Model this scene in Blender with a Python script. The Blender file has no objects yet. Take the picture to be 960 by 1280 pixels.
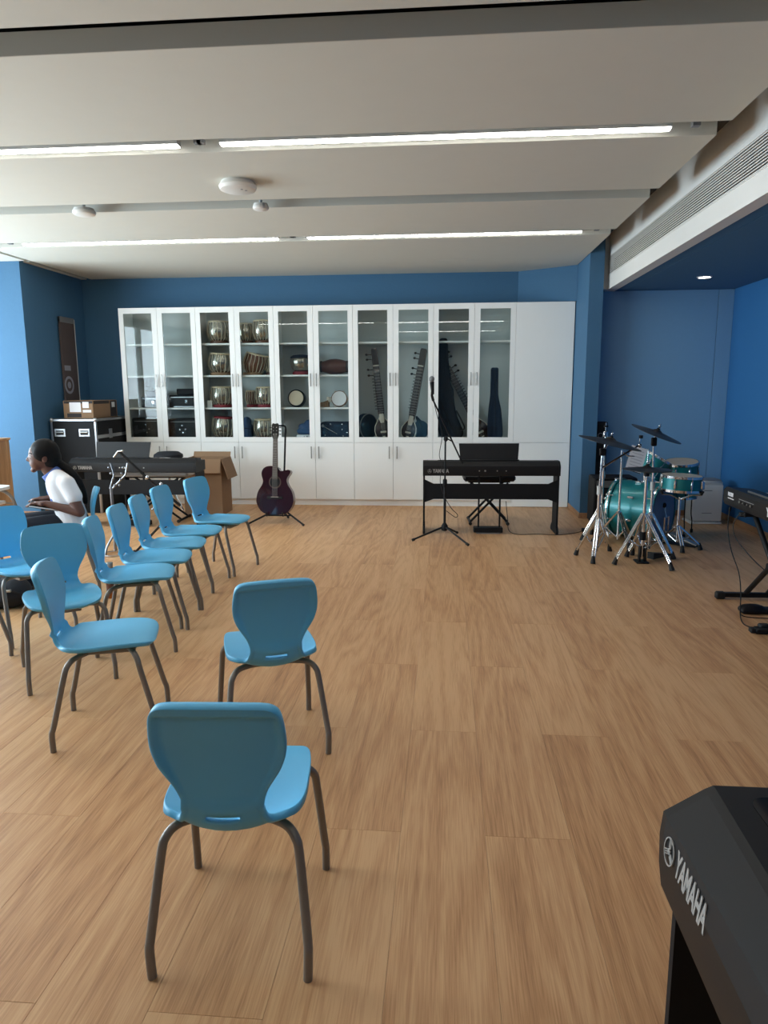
import bpy, math, random
from mathutils import Vector, Matrix, noise
PI = math.pi
random.seed(7)
sc = bpy.context.scene
COL = sc.collection

# ------------------------------------------------------------------ camera, world, exposure
F_PX = 888.0
cam_d = bpy.data.cameras.new('camera'); cam = bpy.data.objects.new('camera', cam_d); COL.objects.link(cam)
cam_d.sensor_fit = 'VERTICAL'; cam_d.sensor_height = 24.0; cam_d.lens = F_PX / 1280 * 24.0
cam_d.clip_start = 0.05; cam_d.clip_end = 200
cR = Vector((0.99637488, 0.08492262, -0.00502455)); cU = Vector((-0.00961952, 0.17115376, 0.98519737)); cF = Vector((-0.08452552, 0.98157758, -0.17135022))
m = Matrix((cR, cU, -cF)).transposed().to_4x4(); m.translation = (0, 0, 1.4107)
cam.matrix_world = m
sc.camera = cam

world = bpy.data.worlds.new('sky'); sc.world = world; world.use_nodes = True
wb = world.node_tree.nodes['Background']
wb.inputs[0].default_value = (0.80, 0.91, 1.0, 1); wb.inputs[1].default_value = 14.5
STRIP_STRENGTH = 21.0
sc.view_settings.view_transform = 'Standard'; sc.view_settings.look = 'None'
sc.view_settings.exposure = 0.14; sc.view_settings.gamma = 1.0
sc.view_settings.use_curve_mapping = False
try:
    sc.cycles.use_denoising = True
    sc.cycles.max_bounces = 10; sc.cycles.diffuse_bounces = 5; sc.cycles.transparent_max_bounces = 16
    sc.cycles.sample_clamp_indirect = 6.0
    sc.cycles.caustics_reflective = False; sc.cycles.caustics_refractive = False
except Exception:
    pass

# ------------------------------------------------------------------ materials
def srgb(r, g, b):
    f = lambda c: (c / 255 / 12.92) if c / 255 <= 0.04045 else ((c / 255 + 0.055) / 1.055) ** 2.4
    return (f(r), f(g), f(b), 1)
MATS = {}
def mat(name, col, rough=0.5, metal=0.0, spec=0.5, var=0.0, scale=8.0, bump=0.0, bscale=80.0, stretch=None, coat=0.0):
    M = bpy.data.materials.new(name); M.use_nodes = True; MATS[name] = M
    nt = M.node_tree; n = nt.nodes; L = nt.links; p = n['Principled BSDF']
    p.inputs['Base Color'].default_value = col; p.inputs['Roughness'].default_value = rough
    p.inputs['Metallic'].default_value = metal; p.inputs['Specular IOR Level'].default_value = spec
    if coat: p.inputs['Coat Weight'].default_value = coat
    tc = n.new('ShaderNodeTexCoord')
    src = tc.outputs['Object']
    if stretch:
        mp = n.new('ShaderNodeMapping'); mp.inputs['Scale'].default_value = stretch; L.new(src, mp.inputs[0]); src = mp.outputs[0]
    nz = n.new('ShaderNodeTexNoise'); nz.inputs['Scale'].default_value = scale; nz.inputs['Detail'].default_value = 4
    L.new(src, nz.inputs['Vector'])
    v = max(var, 0.02)
    mx = n.new('ShaderNodeMix'); mx.data_type = 'RGBA'
    mx.inputs[6].default_value = tuple(max(0, c * (1 - v)) for c in col[:3]) + (1,)
    mx.inputs[7].default_value = tuple(min(1, c * (1 + v)) for c in col[:3]) + (1,)
    L.new(nz.outputs['Fac'], mx.inputs[0]); L.new(mx.outputs[2], p.inputs['Base Color'])
    if bump:
        nb = n.new('ShaderNodeTexNoise'); nb.inputs['Scale'].default_value = bscale; nb.inputs['Detail'].default_value = 3
        L.new(src, nb.inputs['Vector'])
        b = n.new('ShaderNodeBump'); b.inputs['Strength'].default_value = bump; b.inputs['Distance'].default_value = 0.002
        L.new(nb.outputs['Fac'], b.inputs['Height']); L.new(b.outputs[0], p.inputs['Normal'])
    return M
def emis(name, col, strength):
    M = bpy.data.materials.new(name); M.use_nodes = True; MATS[name] = M
    p = M.node_tree.nodes['Principled BSDF']; p.inputs['Base Color'].default_value = col
    p.inputs['Emission Color'].default_value = col; p.inputs['Emission Strength'].default_value = strength
    return M
def wood(name, c0, c1, c2, rough=0.45, k=1.0, across='X', rnd=0.10):
    M = bpy.data.materials.new(name); M.use_nodes = True; MATS[name] = M
    nt = M.node_tree; n = nt.nodes; L = nt.links; p = n['Principled BSDF']
    tc = n.new('ShaderNodeTexCoord'); oi = n.new('ShaderNodeObjectInfo')
    add = n.new('ShaderNodeVectorMath'); add.operation = 'MULTIPLY_ADD'
    comb = n.new('ShaderNodeCombineXYZ')
    for i, f in enumerate((31.0, 57.0, 13.0)):
        mm = n.new('ShaderNodeMath'); mm.operation = 'MULTIPLY'; mm.inputs[1].default_value = f
        L.new(oi.outputs['Random'], mm.inputs[0]); L.new(mm.outputs[0], comb.inputs[i])
    add.inputs[1].default_value = (1, 1, 1); L.new(tc.outputs['Object'], add.inputs[0]); L.new(comb.outputs[0], add.inputs[2])
    def mapped(s):
        mp = n.new('ShaderNodeMapping'); mp.inputs['Scale'].default_value = s; L.new(add.outputs[0], mp.inputs[0]); return mp.outputs[0]
    sa = (lambda a, b: (a, b, a)) if across == 'X' else (lambda a, b: (a, a, b))
    big = n.new('ShaderNodeTexNoise'); big.inputs['Scale'].default_value = 1; big.inputs['Detail'].default_value = 2; big.inputs['Distortion'].default_value = 0.6
    L.new(mapped(sa(5.0 * k, 0.42 * k)), big.inputs['Vector'])
    # growth rings: bands of the stretched field
    mm = n.new('ShaderNodeMath'); mm.operation = 'MULTIPLY'; mm.inputs[1].default_value = 16.0; L.new(big.outputs['Fac'], mm.inputs[0])
    pp = n.new('ShaderNodeMath'); pp.operation = 'PINGPONG'; pp.inputs[1].default_value = 1.0; L.new(mm.outputs[0], pp.inputs[0])
    fine = n.new('ShaderNodeTexNoise'); fine.inputs['Scale'].default_value = 1; fine.inputs['Detail'].default_value = 5
    L.new(mapped(sa(260 * k, 7 * k)), fine.inputs['Vector'])
    soft = n.new('ShaderNodeTexNoise'); soft.inputs['Scale'].default_value = 1; soft.inputs['Detail'].default_value = 3
    L.new(mapped(sa(14 * k, 1.0 * k)), soft.inputs['Vector'])
    a1 = n.new('ShaderNodeMath'); a1.operation = 'MULTIPLY_ADD'; a1.inputs[1].default_value = 0.23; L.new(pp.outputs[0], a1.inputs[0])
    a2 = n.new('ShaderNodeMath'); a2.operation = 'MULTIPLY_ADD'; a2.inputs[1].default_value = 0.85; a2.inputs[2].default_value = -0.05; L.new(fine.outputs['Fac'], a2.inputs[0])
    L.new(a2.outputs[0], a1.inputs[2])
    a3 = n.new('ShaderNodeMath'); a3.operation = 'MULTIPLY_ADD'; a3.inputs[1].default_value = 0.48; L.new(soft.outputs['Fac'], a3.inputs[0]); L.new(a1.outputs[0], a3.inputs[2])
    a4 = n.new('ShaderNodeMath'); a4.operation = 'MULTIPLY_ADD'; a4.inputs[1].default_value = rnd * 2; L.new(oi.outputs['Random'], a4.inputs[0]); L.new(a3.outputs[0], a4.inputs[2])
    cr = n.new('ShaderNodeValToRGB'); cr.color_ramp.elements[0].position = 0.42; cr.color_ramp.elements[1].position = 1.05
    cr.color_ramp.elements[0].color = c0; cr.color_ramp.elements[1].color = c2
    e = cr.color_ramp.elements.new(0.72); e.color = c1
    L.new(a4.outputs[0], cr.inputs[0]); L.new(cr.outputs[0], p.inputs['Base Color'])
    p.inputs['Roughness'].default_value = rough; p.inputs['Specular IOR Level'].default_value = 0.35
    b = n.new('ShaderNodeBump'); b.inputs['Strength'].default_value = 0.12; b.inputs['Distance'].default_value = 0.001
    L.new(fine.outputs['Fac'], b.inputs['Height']); L.new(b.outputs[0], p.inputs['Normal'])
    return M
def glass(name, tint, ior=1.5, rough=0.0):
    M = bpy.data.materials.new(name); M.use_nodes = True; MATS[name] = M
    nt = M.node_tree; n = nt.nodes; L = nt.links; out = n['Material Output']; n.remove(n['Principled BSDF'])
    t = n.new('ShaderNodeBsdfTransparent'); t.inputs[0].default_value = tint
    g = n.new('ShaderNodeBsdfGlossy'); g.inputs['Roughness'].default_value = rough
    fr = n.new('ShaderNodeFresnel'); geo = n.new('ShaderNodeNewGeometry'); mr = n.new('ShaderNodeMapRange')
    mr.inputs['To Min'].default_value = ior; mr.inputs['To Max'].default_value = 1 / ior      # same reflectance on both faces of the pane
    L.new(geo.outputs['Backfacing'], mr.inputs['Value']); L.new(mr.outputs[0], fr.inputs['IOR'])
    mx = n.new('ShaderNodeMixShader'); L.new(fr.outputs[0], mx.inputs[0]); L.new(t.outputs[0], mx.inputs[1]); L.new(g.outputs[0], mx.inputs[2])
    L.new(mx.outputs[0], out.inputs[0]); return M

wood('oak_floor', srgb(156, 110, 72), srgb(194, 145, 100), srgb(212, 167, 121), 0.45)
wood('oak_panel', srgb(140, 104, 72), srgb(176, 138, 100), srgb(200, 165, 126), 0.5, 1.0, 'Z')
wood('base_wood', srgb(120, 84, 58), srgb(150, 110, 78), srgb(170, 130, 95), 0.5, 1.0, 'X')
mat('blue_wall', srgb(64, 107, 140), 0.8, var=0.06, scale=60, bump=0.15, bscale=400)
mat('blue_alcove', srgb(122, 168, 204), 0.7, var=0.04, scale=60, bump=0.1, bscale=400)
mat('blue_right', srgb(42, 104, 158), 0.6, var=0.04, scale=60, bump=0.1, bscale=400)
mat('white_paint', srgb(222, 220, 214), 0.7, var=0.02, bump=0.05, bscale=150)
mat('ceiling_paint', srgb(211, 210, 199), 0.75, var=0.02, bump=0.06, bscale=120)
mat('plenum', srgb(70, 68, 66), 0.9)
mat('cab_white', srgb(244, 246, 243), 0.35, var=0.015, scale=3)
mat('cab_inside', srgb(196, 203, 203), 0.55, var=0.015, scale=3)
glass('cab_glass', (0.90, 0.925, 0.92, 1), 1.42)
glass('window_glass', (0.93, 0.96, 0.97, 1), 1.45)
mat('alu', srgb(200, 202, 205), 0.32, 1.0, var=0.04)
mat('brushed', srgb(180, 178, 172), 0.4, 1.0, var=0.05)
mat('steel_dark', srgb(140, 142, 146), 0.3, 1.0)
mat('chrome', srgb(225, 228, 232), 0.12, 1.0)
mat('chair_blue', srgb(94, 184, 228), 0.42, spec=0.5, var=0.015, bump=0.05, bscale=500)
mat('leg_grey', srgb(128, 122, 115), 0.4, 0.35, var=0.05)
mat('black_plastic', srgb(22, 21, 22), 0.5, spec=0.3, var=0.08)
mat('black_satin', srgb(19, 19, 21), 0.48, spec=0.3, var=0.08)
mat('black_matte', srgb(20, 21, 24), 0.65, spec=0.25, var=0.1)
mat('black_gloss', srgb(14, 14, 15), 0.08, coat=0.3)
mat('rubber', srgb(22, 22, 22), 0.7)
mat('fabric_black', srgb(28, 30, 36), 0.85, var=0.15, scale=30, bump=0.3, bscale=200)
mat('fabric_navy', srgb(26, 40, 60), 0.85, var=0.15, scale=30, bump=0.3, bscale=200)
mat('grey_plastic', srgb(190, 191, 189), 0.45, var=0.03)
mat('pale_grey', srgb(222, 223, 221), 0.4, var=0.03)
mat('grey_panel', srgb(120, 122, 124), 0.4, var=0.03)
mat('logo_grey', srgb(160, 158, 155), 0.5, 0.0)
mat('logo_white', srgb(235, 235, 238), 0.45)
mat('teal_lacquer', srgb(16, 124, 128), 0.34, 0.25, coat=0.25, var=0.08, scale=5)
mat('drum_head', srgb(205, 190, 165), 0.5, var=0.08, scale=10)
mat('drum_head_clear', srgb(128, 150, 176), 0.6, var=0.05)
mat('cymbal_dark', srgb(62, 58, 55), 0.38, 0.6, var=0.2, scale=20)
mat('paper', srgb(236, 236, 238), 0.8, var=0.03)
mat('print_grey', srgb(150, 150, 160), 0.8)
mat('card', srgb(142, 112, 84), 0.85, var=0.08, scale=12)
mat('card_dark', srgb(88, 76, 74), 0.85, var=0.1, scale=6)
mat('card_print', srgb(52, 46, 46), 0.8)
mat('guitar_top', srgb(42, 11, 19), 0.15, coat=0.7, var=0.35, scale=4)
mat('guitar_side', srgb(60, 34, 32), 0.3, coat=0.3, var=0.2)
mat('fretboard', srgb(70, 52, 42), 0.5, var=0.15)
mat('neck_wood', srgb(120, 88, 62), 0.4, var=0.1)
mat('ivory', srgb(220, 212, 195), 0.4, var=0.04)
mat('sitar_dark', srgb(42, 26, 22), 0.22, coat=0.5, var=0.3, scale=10)
mat('sitar_wood', srgb(38, 27, 23), 0.3, coat=0.3, var=0.25, scale=14)
mat('tabla_steel', srgb(165, 160, 150), 0.22, 0.9, var=0.1)
mat('tabla_wood', srgb(96, 60, 38), 0.35, var=0.2)
mat('tabla_strap', srgb(190, 180, 158), 0.7, var=0.1)
mat('tabla_skin', srgb(196, 180, 150), 0.6, var=0.06)
mat('tabla_red', srgb(128, 36, 44), 0.7, var=0.1)
mat('blue_cloth', srgb(60, 88, 128), 0.8, var=0.2, scale=18)
mat('brown_leather', srgb(86, 50, 42), 0.3, var=0.2, coat=0.3)
mat('skin', srgb(92, 58, 46), 0.5, var=0.06, scale=20)
mat('lips', srgb(110, 60, 58), 0.45)
mat('eye_white', srgb(210, 205, 200), 0.2)
mat('hair', srgb(14, 12, 13), 0.6, spec=0.2, var=0.3, scale=40, bump=0.4, bscale=120, stretch=(1, 1, 6))
mat('shirt', srgb(232, 232, 234), 0.85, var=0.03, bump=0.2, bscale=40)
mat('shirt_blue', srgb(96, 120, 185), 0.85, var=0.3, scale=90)
mat('trousers', srgb(22, 26, 38), 0.85, var=0.15, bump=0.2, bscale=60)
mat('amber', srgb(150, 84, 30), 0.15, coat=0.4, var=0.2)
emis('strip_glow', (1.0, 0.97, 0.93, 1), STRIP_STRENGTH)
emis('down_glow', (1.0, 0.95, 0.88, 1), 14.0)

# ------------------------------------------------------------------ mesh helpers
class MB:
    def __init__(s): s.v = []; s.f = []
    def add(s, V, F, M=None):
        o = len(s.v)
        s.v += [tuple(M @ Vector(p)) if M is not None else tuple(p) for p in V]
        s.f += [tuple(i + o for i in f) for f in F]; return s
    def box(s, x0, x1, y0, y1, z0, z1, M=None):
        V = [(x0, y0, z0), (x1, y0, z0), (x1, y1, z0), (x0, y1, z0), (x0, y0, z1), (x1, y0, z1), (x1, y1, z1), (x0, y1, z1)]
        return s.add(V, [(0, 3, 2, 1), (4, 5, 6, 7), (0, 1, 5, 4), (1, 2, 6, 5), (2, 3, 7, 6), (3, 0, 4, 7)], M)
    def cbox(s, x0, x1, y0, y1, z0, z1, c=0.004, M=None):       # chamfered box
        c = min(c, (x1 - x0) / 2.01, (y1 - y0) / 2.01, (z1 - z0) / 2.01)
        V = []; idx = {}
        for ix, x in enumerate((x0, x1)):
            for iy, y in enumerate((y0, y1)):
                for iz, z in enumerate((z0, z1)):
                    sx, sy, sz = (1, -1)[ix], (1, -1)[iy], (1, -1)[iz]
                    for a, d in (('x', (0, c * sy, c * sz)), ('y', (c * sx, 0, c * sz)), ('z', (c * sx, c * sy, 0))):
                        idx[(ix, iy, iz, a)] = len(V); V.append((x + d[0], y + d[1], z + d[2]))
        I = lambda *k: idx[k]
        Fs = [(I(0,0,0,'x'), I(0,0,1,'x'), I(0,1,1,'x'), I(0,1,0,'x')), (I(1,0,0,'x'), I(1,1,0,'x'), I(1,1,1,'x'), I(1,0,1,'x')),
              (I(0,0,0,'y'), I(1,0,0,'y'), I(1,0,1,'y'), I(0,0,1,'y')), (I(0,1,0,'y'), I(0,1,1,'y'), I(1,1,1,'y'), I(1,1,0,'y')),
              (I(0,0,0,'z'), I(0,1,0,'z'), I(1,1,0,'z'), I(1,0,0,'z')), (I(0,0,1,'z'), I(1,0,1,'z'), I(1,1,1,'z'), I(0,1,1,'z'))]
        for iy in (0, 1):
            for iz in (0, 1): Fs.append((I(0,iy,iz,'y'), I(1,iy,iz,'y'), I(1,iy,iz,'z'), I(0,iy,iz,'z')))
        for ix in (0, 1):
            for iz in (0, 1): Fs.append((I(ix,0,iz,'x'), I(ix,1,iz,'x'), I(ix,1,iz,'z'), I(ix,0,iz,'z')))
        for ix in (0, 1):
            for iy in (0, 1): Fs.append((I(ix,iy,0,'x'), I(ix,iy,1,'x'), I(ix,iy,1,'y'), I(ix,iy,0,'y')))
        for ix in (0, 1):
            for iy in (0, 1):
                for iz in (0, 1): Fs.append((I(ix,iy,iz,'x'), I(ix,iy,iz,'y'), I(ix,iy,iz,'z')))
        s.fix = True
        return s.add(V, Fs, M)
    def tube(s, pts, r, n=10, cap=True):
        pts = [Vector(p) for p in pts]; rs = r if isinstance(r, (list, tuple)) else [r] * len(pts)
        V = []; Fs = []; prev = None
        for i, p in enumerate(pts):
            a = pts[max(i - 1, 0)]; b = pts[min(i + 1, len(pts) - 1)]; t = (b - a).normalized()
            if prev is None:
                u = t.orthogonal().normalized()
            else:
                u = (prev - t * prev.dot(t)); u = u.normalized() if u.length > 1e-6 else t.orthogonal().normalized()
            prev = u; w = t.cross(u)
            for k in range(n):
                an = 2 * PI * k / n; V.append(p + (u * math.cos(an) + w * math.sin(an)) * rs[i])
        for i in range(len(pts) - 1):
            for k in range(n):
                k2 = (k + 1) % n; Fs.append((i * n + k, i * n + k2, (i + 1) * n + k2, (i + 1) * n + k))
        if cap:
            Fs.append(tuple(reversed(range(n)))); Fs.append(tuple((len(pts) - 1) * n + k for k in range(n)))
        return s.add(V, Fs)
    def cyl(s, a, b, r, n=16, r2=None): return s.tube([a, b], [r, r if r2 is None else r2], n)
    def lathe(s, prof, n=32, M=None, closed=False):             # prof [(r,z)]
        V = []; Fs = []
        for (r, z) in prof:
            for k in range(n):
                an = 2 * PI * k / n; V.append((r * math.cos(an), r * math.sin(an), z))
        m_ = len(prof)
        for i in range(m_ - 1 if not closed else m_):
            j = (i + 1) % m_
            for k in range(n):
                k2 = (k + 1) % n; Fs.append((i * n + k, i * n + k2, j * n + k2, j * n + k))
        if not closed:
            if prof[0][0] > 1e-5: Fs.append(tuple(reversed(range(n))))
            if prof[-1][0] > 1e-5: Fs.append(tuple((m_ - 1) * n + k for k in range(n)))
        return s.add(V, Fs, M)
    def prism(s, poly, a, b, axis='Z', M=None):                 # polygon extruded along an axis from a to b
        mp = {'Z': lambda p, t: (p[0], p[1], t), 'Y': lambda p, t: (p[0], t, p[1]), 'X': lambda p, t: (t, p[0], p[1])}[axis]
        n = len(poly); V = [mp(p, a) for p in poly] + [mp(p, b) for p in poly]
        Fs = [tuple(range(n)), tuple(reversed(range(n, 2 * n)))] + [(i, n + i, n + (i + 1) % n, (i + 1) % n) for i in range(n)]
        s.fix = True
        return s.add(V, Fs, M)
    def ball(s, c, r, n=16, m_=10, M=None):
        r = (r, r, r) if not isinstance(r, (tuple, list)) else r
        V = [(c[0], c[1], c[2] - r[2])]; Fs = []
        for i in range(1, m_):
            th = PI * i / m_
            for k in range(n):
                an = 2 * PI * k / n; V.append((c[0] + r[0] * math.sin(th) * math.cos(an), c[1] + r[1] * math.sin(th) * math.sin(an), c[2] - r[2] * math.cos(th)))
        V.append((c[0], c[1], c[2] + r[2])); T = len(V) - 1
        for k in range(n): Fs.append((0, 1 + (k + 1) % n, 1 + k)); Fs.append((T, 1 + (m_ - 2) * n + k, 1 + (m_ - 2) * n + (k + 1) % n))
        for i in range(m_ - 2):
            for k in range(n): Fs.append((1 + i * n + k, 1 + i * n + (k + 1) % n, 1 + (i + 1) * n + (k + 1) % n, 1 + (i + 1) * n + k))
        return s.add(V, Fs, M)
    def caps(s, a, b, ra, rb, n=14):                            # capsule
        s.tube([a, b], [ra, rb], n); s.ball(a, ra, n, 8); s.ball(b, rb, n, 8); return s
    def mesh(s, name, smooth=40):
        me = bpy.data.meshes.new(name); me.from_pydata(s.v, [], s.f); me.validate()
        import bmesh
        bm = bmesh.new(); bm.from_mesh(me); bmesh.ops.recalc_face_normals(bm, faces=bm.faces); bm.to_mesh(me); bm.free()
        if smooth:
            me.shade_smooth()
            try: me.set_sharp_from_angle(angle=math.radians(smooth))
            except Exception: pass
        return me
    def build(s, name, material, parent=None, loc=None, rot=None, smooth=40):
        return obj(name, s.mesh(name, smooth), material, parent, loc, rot)
def obj(name, me, material, parent=None, loc=None, rot=None):
    o = bpy.data.objects.new(name, me); COL.objects.link(o)
    if material is not None and len(me.materials) == 0: me.materials.append(MATS[material] if isinstance(material, str) else material)
    if parent is not None: o.parent = parent
    if loc is not None: o.location = loc
    if rot is not None: o.rotation_euler = rot
    return o
def tag(o, label, cat, group=None):
    o['label'] = label; o['category'] = cat
    if group: o['group'] = group
    return o
def thing(name, label, cat, loc=(0, 0, 0), rz=0.0, group=None):
    o = bpy.data.objects.new(name, None); COL.objects.link(o); o.empty_display_size = 0.1
    o.location = loc; o.rotation_euler = (0, 0, rz); return tag(o, label, cat, group)
def struct(o): o['kind'] = 'structure'; return o
def stuff(o): o['kind'] = 'stuff'; return o
def copy_tree(o, parent=None):
    c = o.copy(); COL.objects.link(c); c.parent = parent
    for ch in list(o.children): copy_tree(ch, c)
    return c
def finish(name, mb, material, parent, voxel=0.008, smooth=6, loc=None):   # union by voxel remesh: one continuous surface
    me = mb.mesh(name + '_src', 0); t = bpy.data.objects.new('t', me); COL.objects.link(t)
    r = t.modifiers.new('r', 'REMESH'); r.mode = 'VOXEL'; r.voxel_size = voxel
    if smooth:
        q = t.modifiers.new('s', 'SMOOTH'); q.iterations = smooth; q.factor = 0.5
    dg = bpy.context.evaluated_depsgraph_get(); dg.update()
    nm = bpy.data.meshes.new_from_object(t.evaluated_get(dg)); nm.name = name
    bpy.data.objects.remove(t); bpy.data.meshes.remove(me)
    nm.materials.clear(); nm.shade_smooth()
    return obj(name, nm, material, parent, loc)
def text_mesh(body, size, extrude=0.001, bold=0.0, squeeze=1.0):
    cu = bpy.data.curves.new('t', 'FONT'); cu.body = body; cu.size = size; cu.extrude = extrude; cu.offset = bold
    cu.align_x = 'LEFT'; cu.align_y = 'CENTER'; cu.resolution_u = 3
    t = bpy.data.objects.new('t', cu); COL.objects.link(t); dg = bpy.context.evaluated_depsgraph_get(); dg.update()
    me = bpy.data.meshes.new_from_object(t.evaluated_get(dg)); bpy.data.objects.remove(t); bpy.data.curves.remove(cu)
    me.materials.clear()
    for v in me.vertices: v.co.x *= squeeze
    return me
def cr_spline(P, n):                                             # Catmull-Rom through control tuples
    out = []; P = [tuple(p) for p in P]; k = len(P)
    for i in range(k - 1):
        p0, p1, p2, p3 = P[max(i - 1, 0)], P[i], P[i + 1], P[min(i + 2, k - 1)]
        for j in range(n):
            t = j / n
            out.append(tuple(0.5 * (2 * b + (c - a) * t + (2 * a - 5 * b + 4 * c - d) * t * t + (3 * b - a - 3 * c + d) * t ** 3) for a, b, c, d in zip(p0, p1, p2, p3)))
    out.append(P[-1]); return out
T = Matrix.Translation
def Rx(a): return Matrix.Rotation(a, 4, 'X')
def Ry(a): return Matrix.Rotation(a, 4, 'Y')
def Rz(a): return Matrix.Rotation(a, 4, 'Z')

# ------------------------------------------------------------------ the room
ZC = 2.7686; ZU = 2.98                      # underside of the ceiling slabs, ceiling above them
XW = -6.0; XR = 3.022; YB = 8.886; YF = -2.4
XS0, XS1 = -4.42, 1.466                     # left and right end of the slabs
XFA = 1.6814; ZSO = 2.422                   # bulkhead fascia, blue soffit
# floor: a screed slab with oak planks laid on it
floor = struct(MB().box(XW - 0.1, XR + 0.1, YF - 0.1, YB + 0.1, -0.12, -0.010).build('floor', 'oak_floor', smooth=0))
PW, PL = 0.27, 1.412
plank_meshes = {}
def plank_mesh(w, l):
    k = (round(w, 3), round(l, 3))
    if k not in plank_meshes:
        g = 0.0003
        plank_meshes[k] = MB().cbox(-w / 2 + g, w / 2 - g, -l / 2 + g, l / 2 - g, -0.010, 0, 0.0005).mesh('plank', 0)
        plank_meshes[k].materials.append(MATS['oak_floor'])
    return plank_meshes[k]
k0 = math.floor((XW - 0.14) / PW); k1 = math.ceil((XR - 0.14) / PW)
for k in range(k0, k1):
    x0 = max(0.14 + k * PW, XW); x1 = min(0.14 + (k + 1) * PW, XR)
    if x1 - x0 < 0.01: continue
    y = (2.08 if k % 2 == 0 else 2.775) - PL * (2 if k % 2 == 0 else 2)
    while y < YB:
        y1 = min(y + PL, YB)
        if y1 - y > 0.02:
            obj('plank', plank_mesh(x1 - x0, y1 - y), None, floor, ((x0 + x1) / 2, (y + y1) / 2, 0))
        y += PL
# walls
def wall(name, x0, x1, y0, y1, z0, z1, m='blue_wall'):
    return struct(MB().box(x0, x1, y0, y1, z0, z1).build(name, m, smooth=0))
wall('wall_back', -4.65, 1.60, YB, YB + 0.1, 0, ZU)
wall('wall_left', -4.65, -4.545, 7.64, YB, 0, ZU)
wall('wall_left_return', XW - 0.1, -4.545, 7.56, 7.64, 0, ZU)
wall('wall_front', XW - 0.1, XR + 0.1, YF - 0.1, YF, 0, ZU, 'blue_wall')
wr = wall('wall_right', XR, XR + 0.1, YF, 8.15, 0, ZU, 'blue_right')
struct(MB().prism([(0.85, YB), (1.47, 8.49), (1.47, YB)], 2.3757, ZU, 'Z').build('wall_back_slant', 'blue_wall', smooth=0))
wc = struct(MB().box(1.4715, 1.618, 7.797, YB + 0.05, 0, ZU).build('wall_column', 'blue_wall', smooth=0))
MB().box(1.618, 1.6812, 7.90, 8.044, ZSO + 0.001, ZU).build('head_fill', 'white_paint', wc, smooth=0)
# alcove wall: panels with a fine open joint
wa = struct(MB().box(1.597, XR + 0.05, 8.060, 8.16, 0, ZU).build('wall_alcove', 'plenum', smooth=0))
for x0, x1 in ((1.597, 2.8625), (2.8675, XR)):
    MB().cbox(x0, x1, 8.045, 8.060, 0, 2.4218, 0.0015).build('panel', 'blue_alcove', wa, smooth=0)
# baseboards
def base(name, x0, x1, y0, y1): return struct(MB().cbox(x0, x1, y0, y1, 0.0005, 0.062, 0.003).build(name, 'base_wood', smooth=0))
base('baseboard_column', 1.4715, 1.618, 7.789, 7.796)
base('baseboard_column_side', 1.4635, 1.471, 7.79, 8.50)
base('baseboard_alcove', 1.62, XR - 0.013, 8.033, 8.044)
base('baseboard_right', XR - 0.012, XR - 0.0005, YF, 8.044)
base('baseboard_left', -4.5445, -4.533, 7.64, 8.88)
base('baseboard_return', XW, -4.53, 7.547, 7.559)
# window wall on the left, out of frame: the daylight comes through it
WY0 = 1.6
wl = struct(MB().box(XW - 0.12, XW, YF, WY0, 0, ZU).box(XW - 0.12, XW, WY0, 7.56, 0, 0.28).box(XW - 0.12, XW, WY0, 7.56, 2.66, ZU).build('wall_window_side', 'blue_wall', smooth=0))
wy = [WY0 + (7.56 - WY0) * i / 4 for i in range(5)]
for i in range(4):
    a, b = wy[i], wy[i + 1]
    fr = MB()
    for (y0, y1, z0, z1) in ((a, a + 0.06, 0.28, 2.66), (b - 0.06, b, 0.28, 2.66), (a + 0.06, b - 0.06, 0.28, 0.34), (a + 0.06, b - 0.06, 2.60, 2.66), (a + 0.06, b - 0.06, 1.02, 1.07)):
        fr.box(XW - 0.09, XW - 0.02, y0, y1, z0, z1)
    wf = struct(fr.build('window_%d' % (i + 1), 'grey_panel', smooth=0))
    MB().box(XW - 0.06, XW - 0.054, a + 0.06, b - 0.06, 1.07, 2.60).build('pane', 'window_glass', wf, smooth=0)
    MB().box(XW - 0.06, XW - 0.054, a + 0.06, b - 0.06, 0.34, 1.02).build('pane', 'window_glass', wf, smooth=0)
    pd = bpy.data.lights.new('window_portal', 'AREA'); pd.shape = 'RECTANGLE'; pd.size = b - a; pd.size_y = 2.38
    pd.cycles.is_portal = True
    po = bpy.data.objects.new('window_portal', pd); COL.objects.link(po)
    po.location = (XW - 0.13, (a + b) / 2, 1.47); po.rotation_euler = (0, -PI / 2, 0)
    po.rotation_euler = Vector((1, 0, 0)).to_track_quat('-Z', 'Y').to_euler()
# ceiling: dark plenum ceiling above, white slabs hung below with gaps between them
ceil = struct(MB().box(XW - 0.1, XR + 0.1, YF - 0.1, YB + 0.1, ZU, ZU + 0.1).build('ceiling', 'plenum', smooth=0))
SL = [(6.867, YB), (5.622, 6.666), (4.324, 5.386), (3.070, 4.111), (1.800, 2.849), (0.534, 1.583), (-0.732, 0.317), (YF, -0.949)]
for a, b in SL:
    MB().cbox(XS0, XS1, a, b, ZC, ZC + 0.093, 0.002).build('panel', 'ceiling_paint', ceil, smooth=0)
for a, b in ((7.64, YB), ):
    MB().box(-4.545, -4.475, a, b, ZC, ZC + 0.06).build('edge_strip', 'ceiling_paint', ceil, smooth=0)
MB().cbox(XW, -4.475, YF, 7.56, ZC, ZC + 0.08, 0.002).build('edge_panel', 'ceiling_paint', ceil, smooth=0)
hatch = struct(MB().box(-0.24, 0.36, 8.02, 8.40, ZC - 0.0015, ZC - 0.0002).build('trim_1', 'ceiling_paint', smooth=0))
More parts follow.
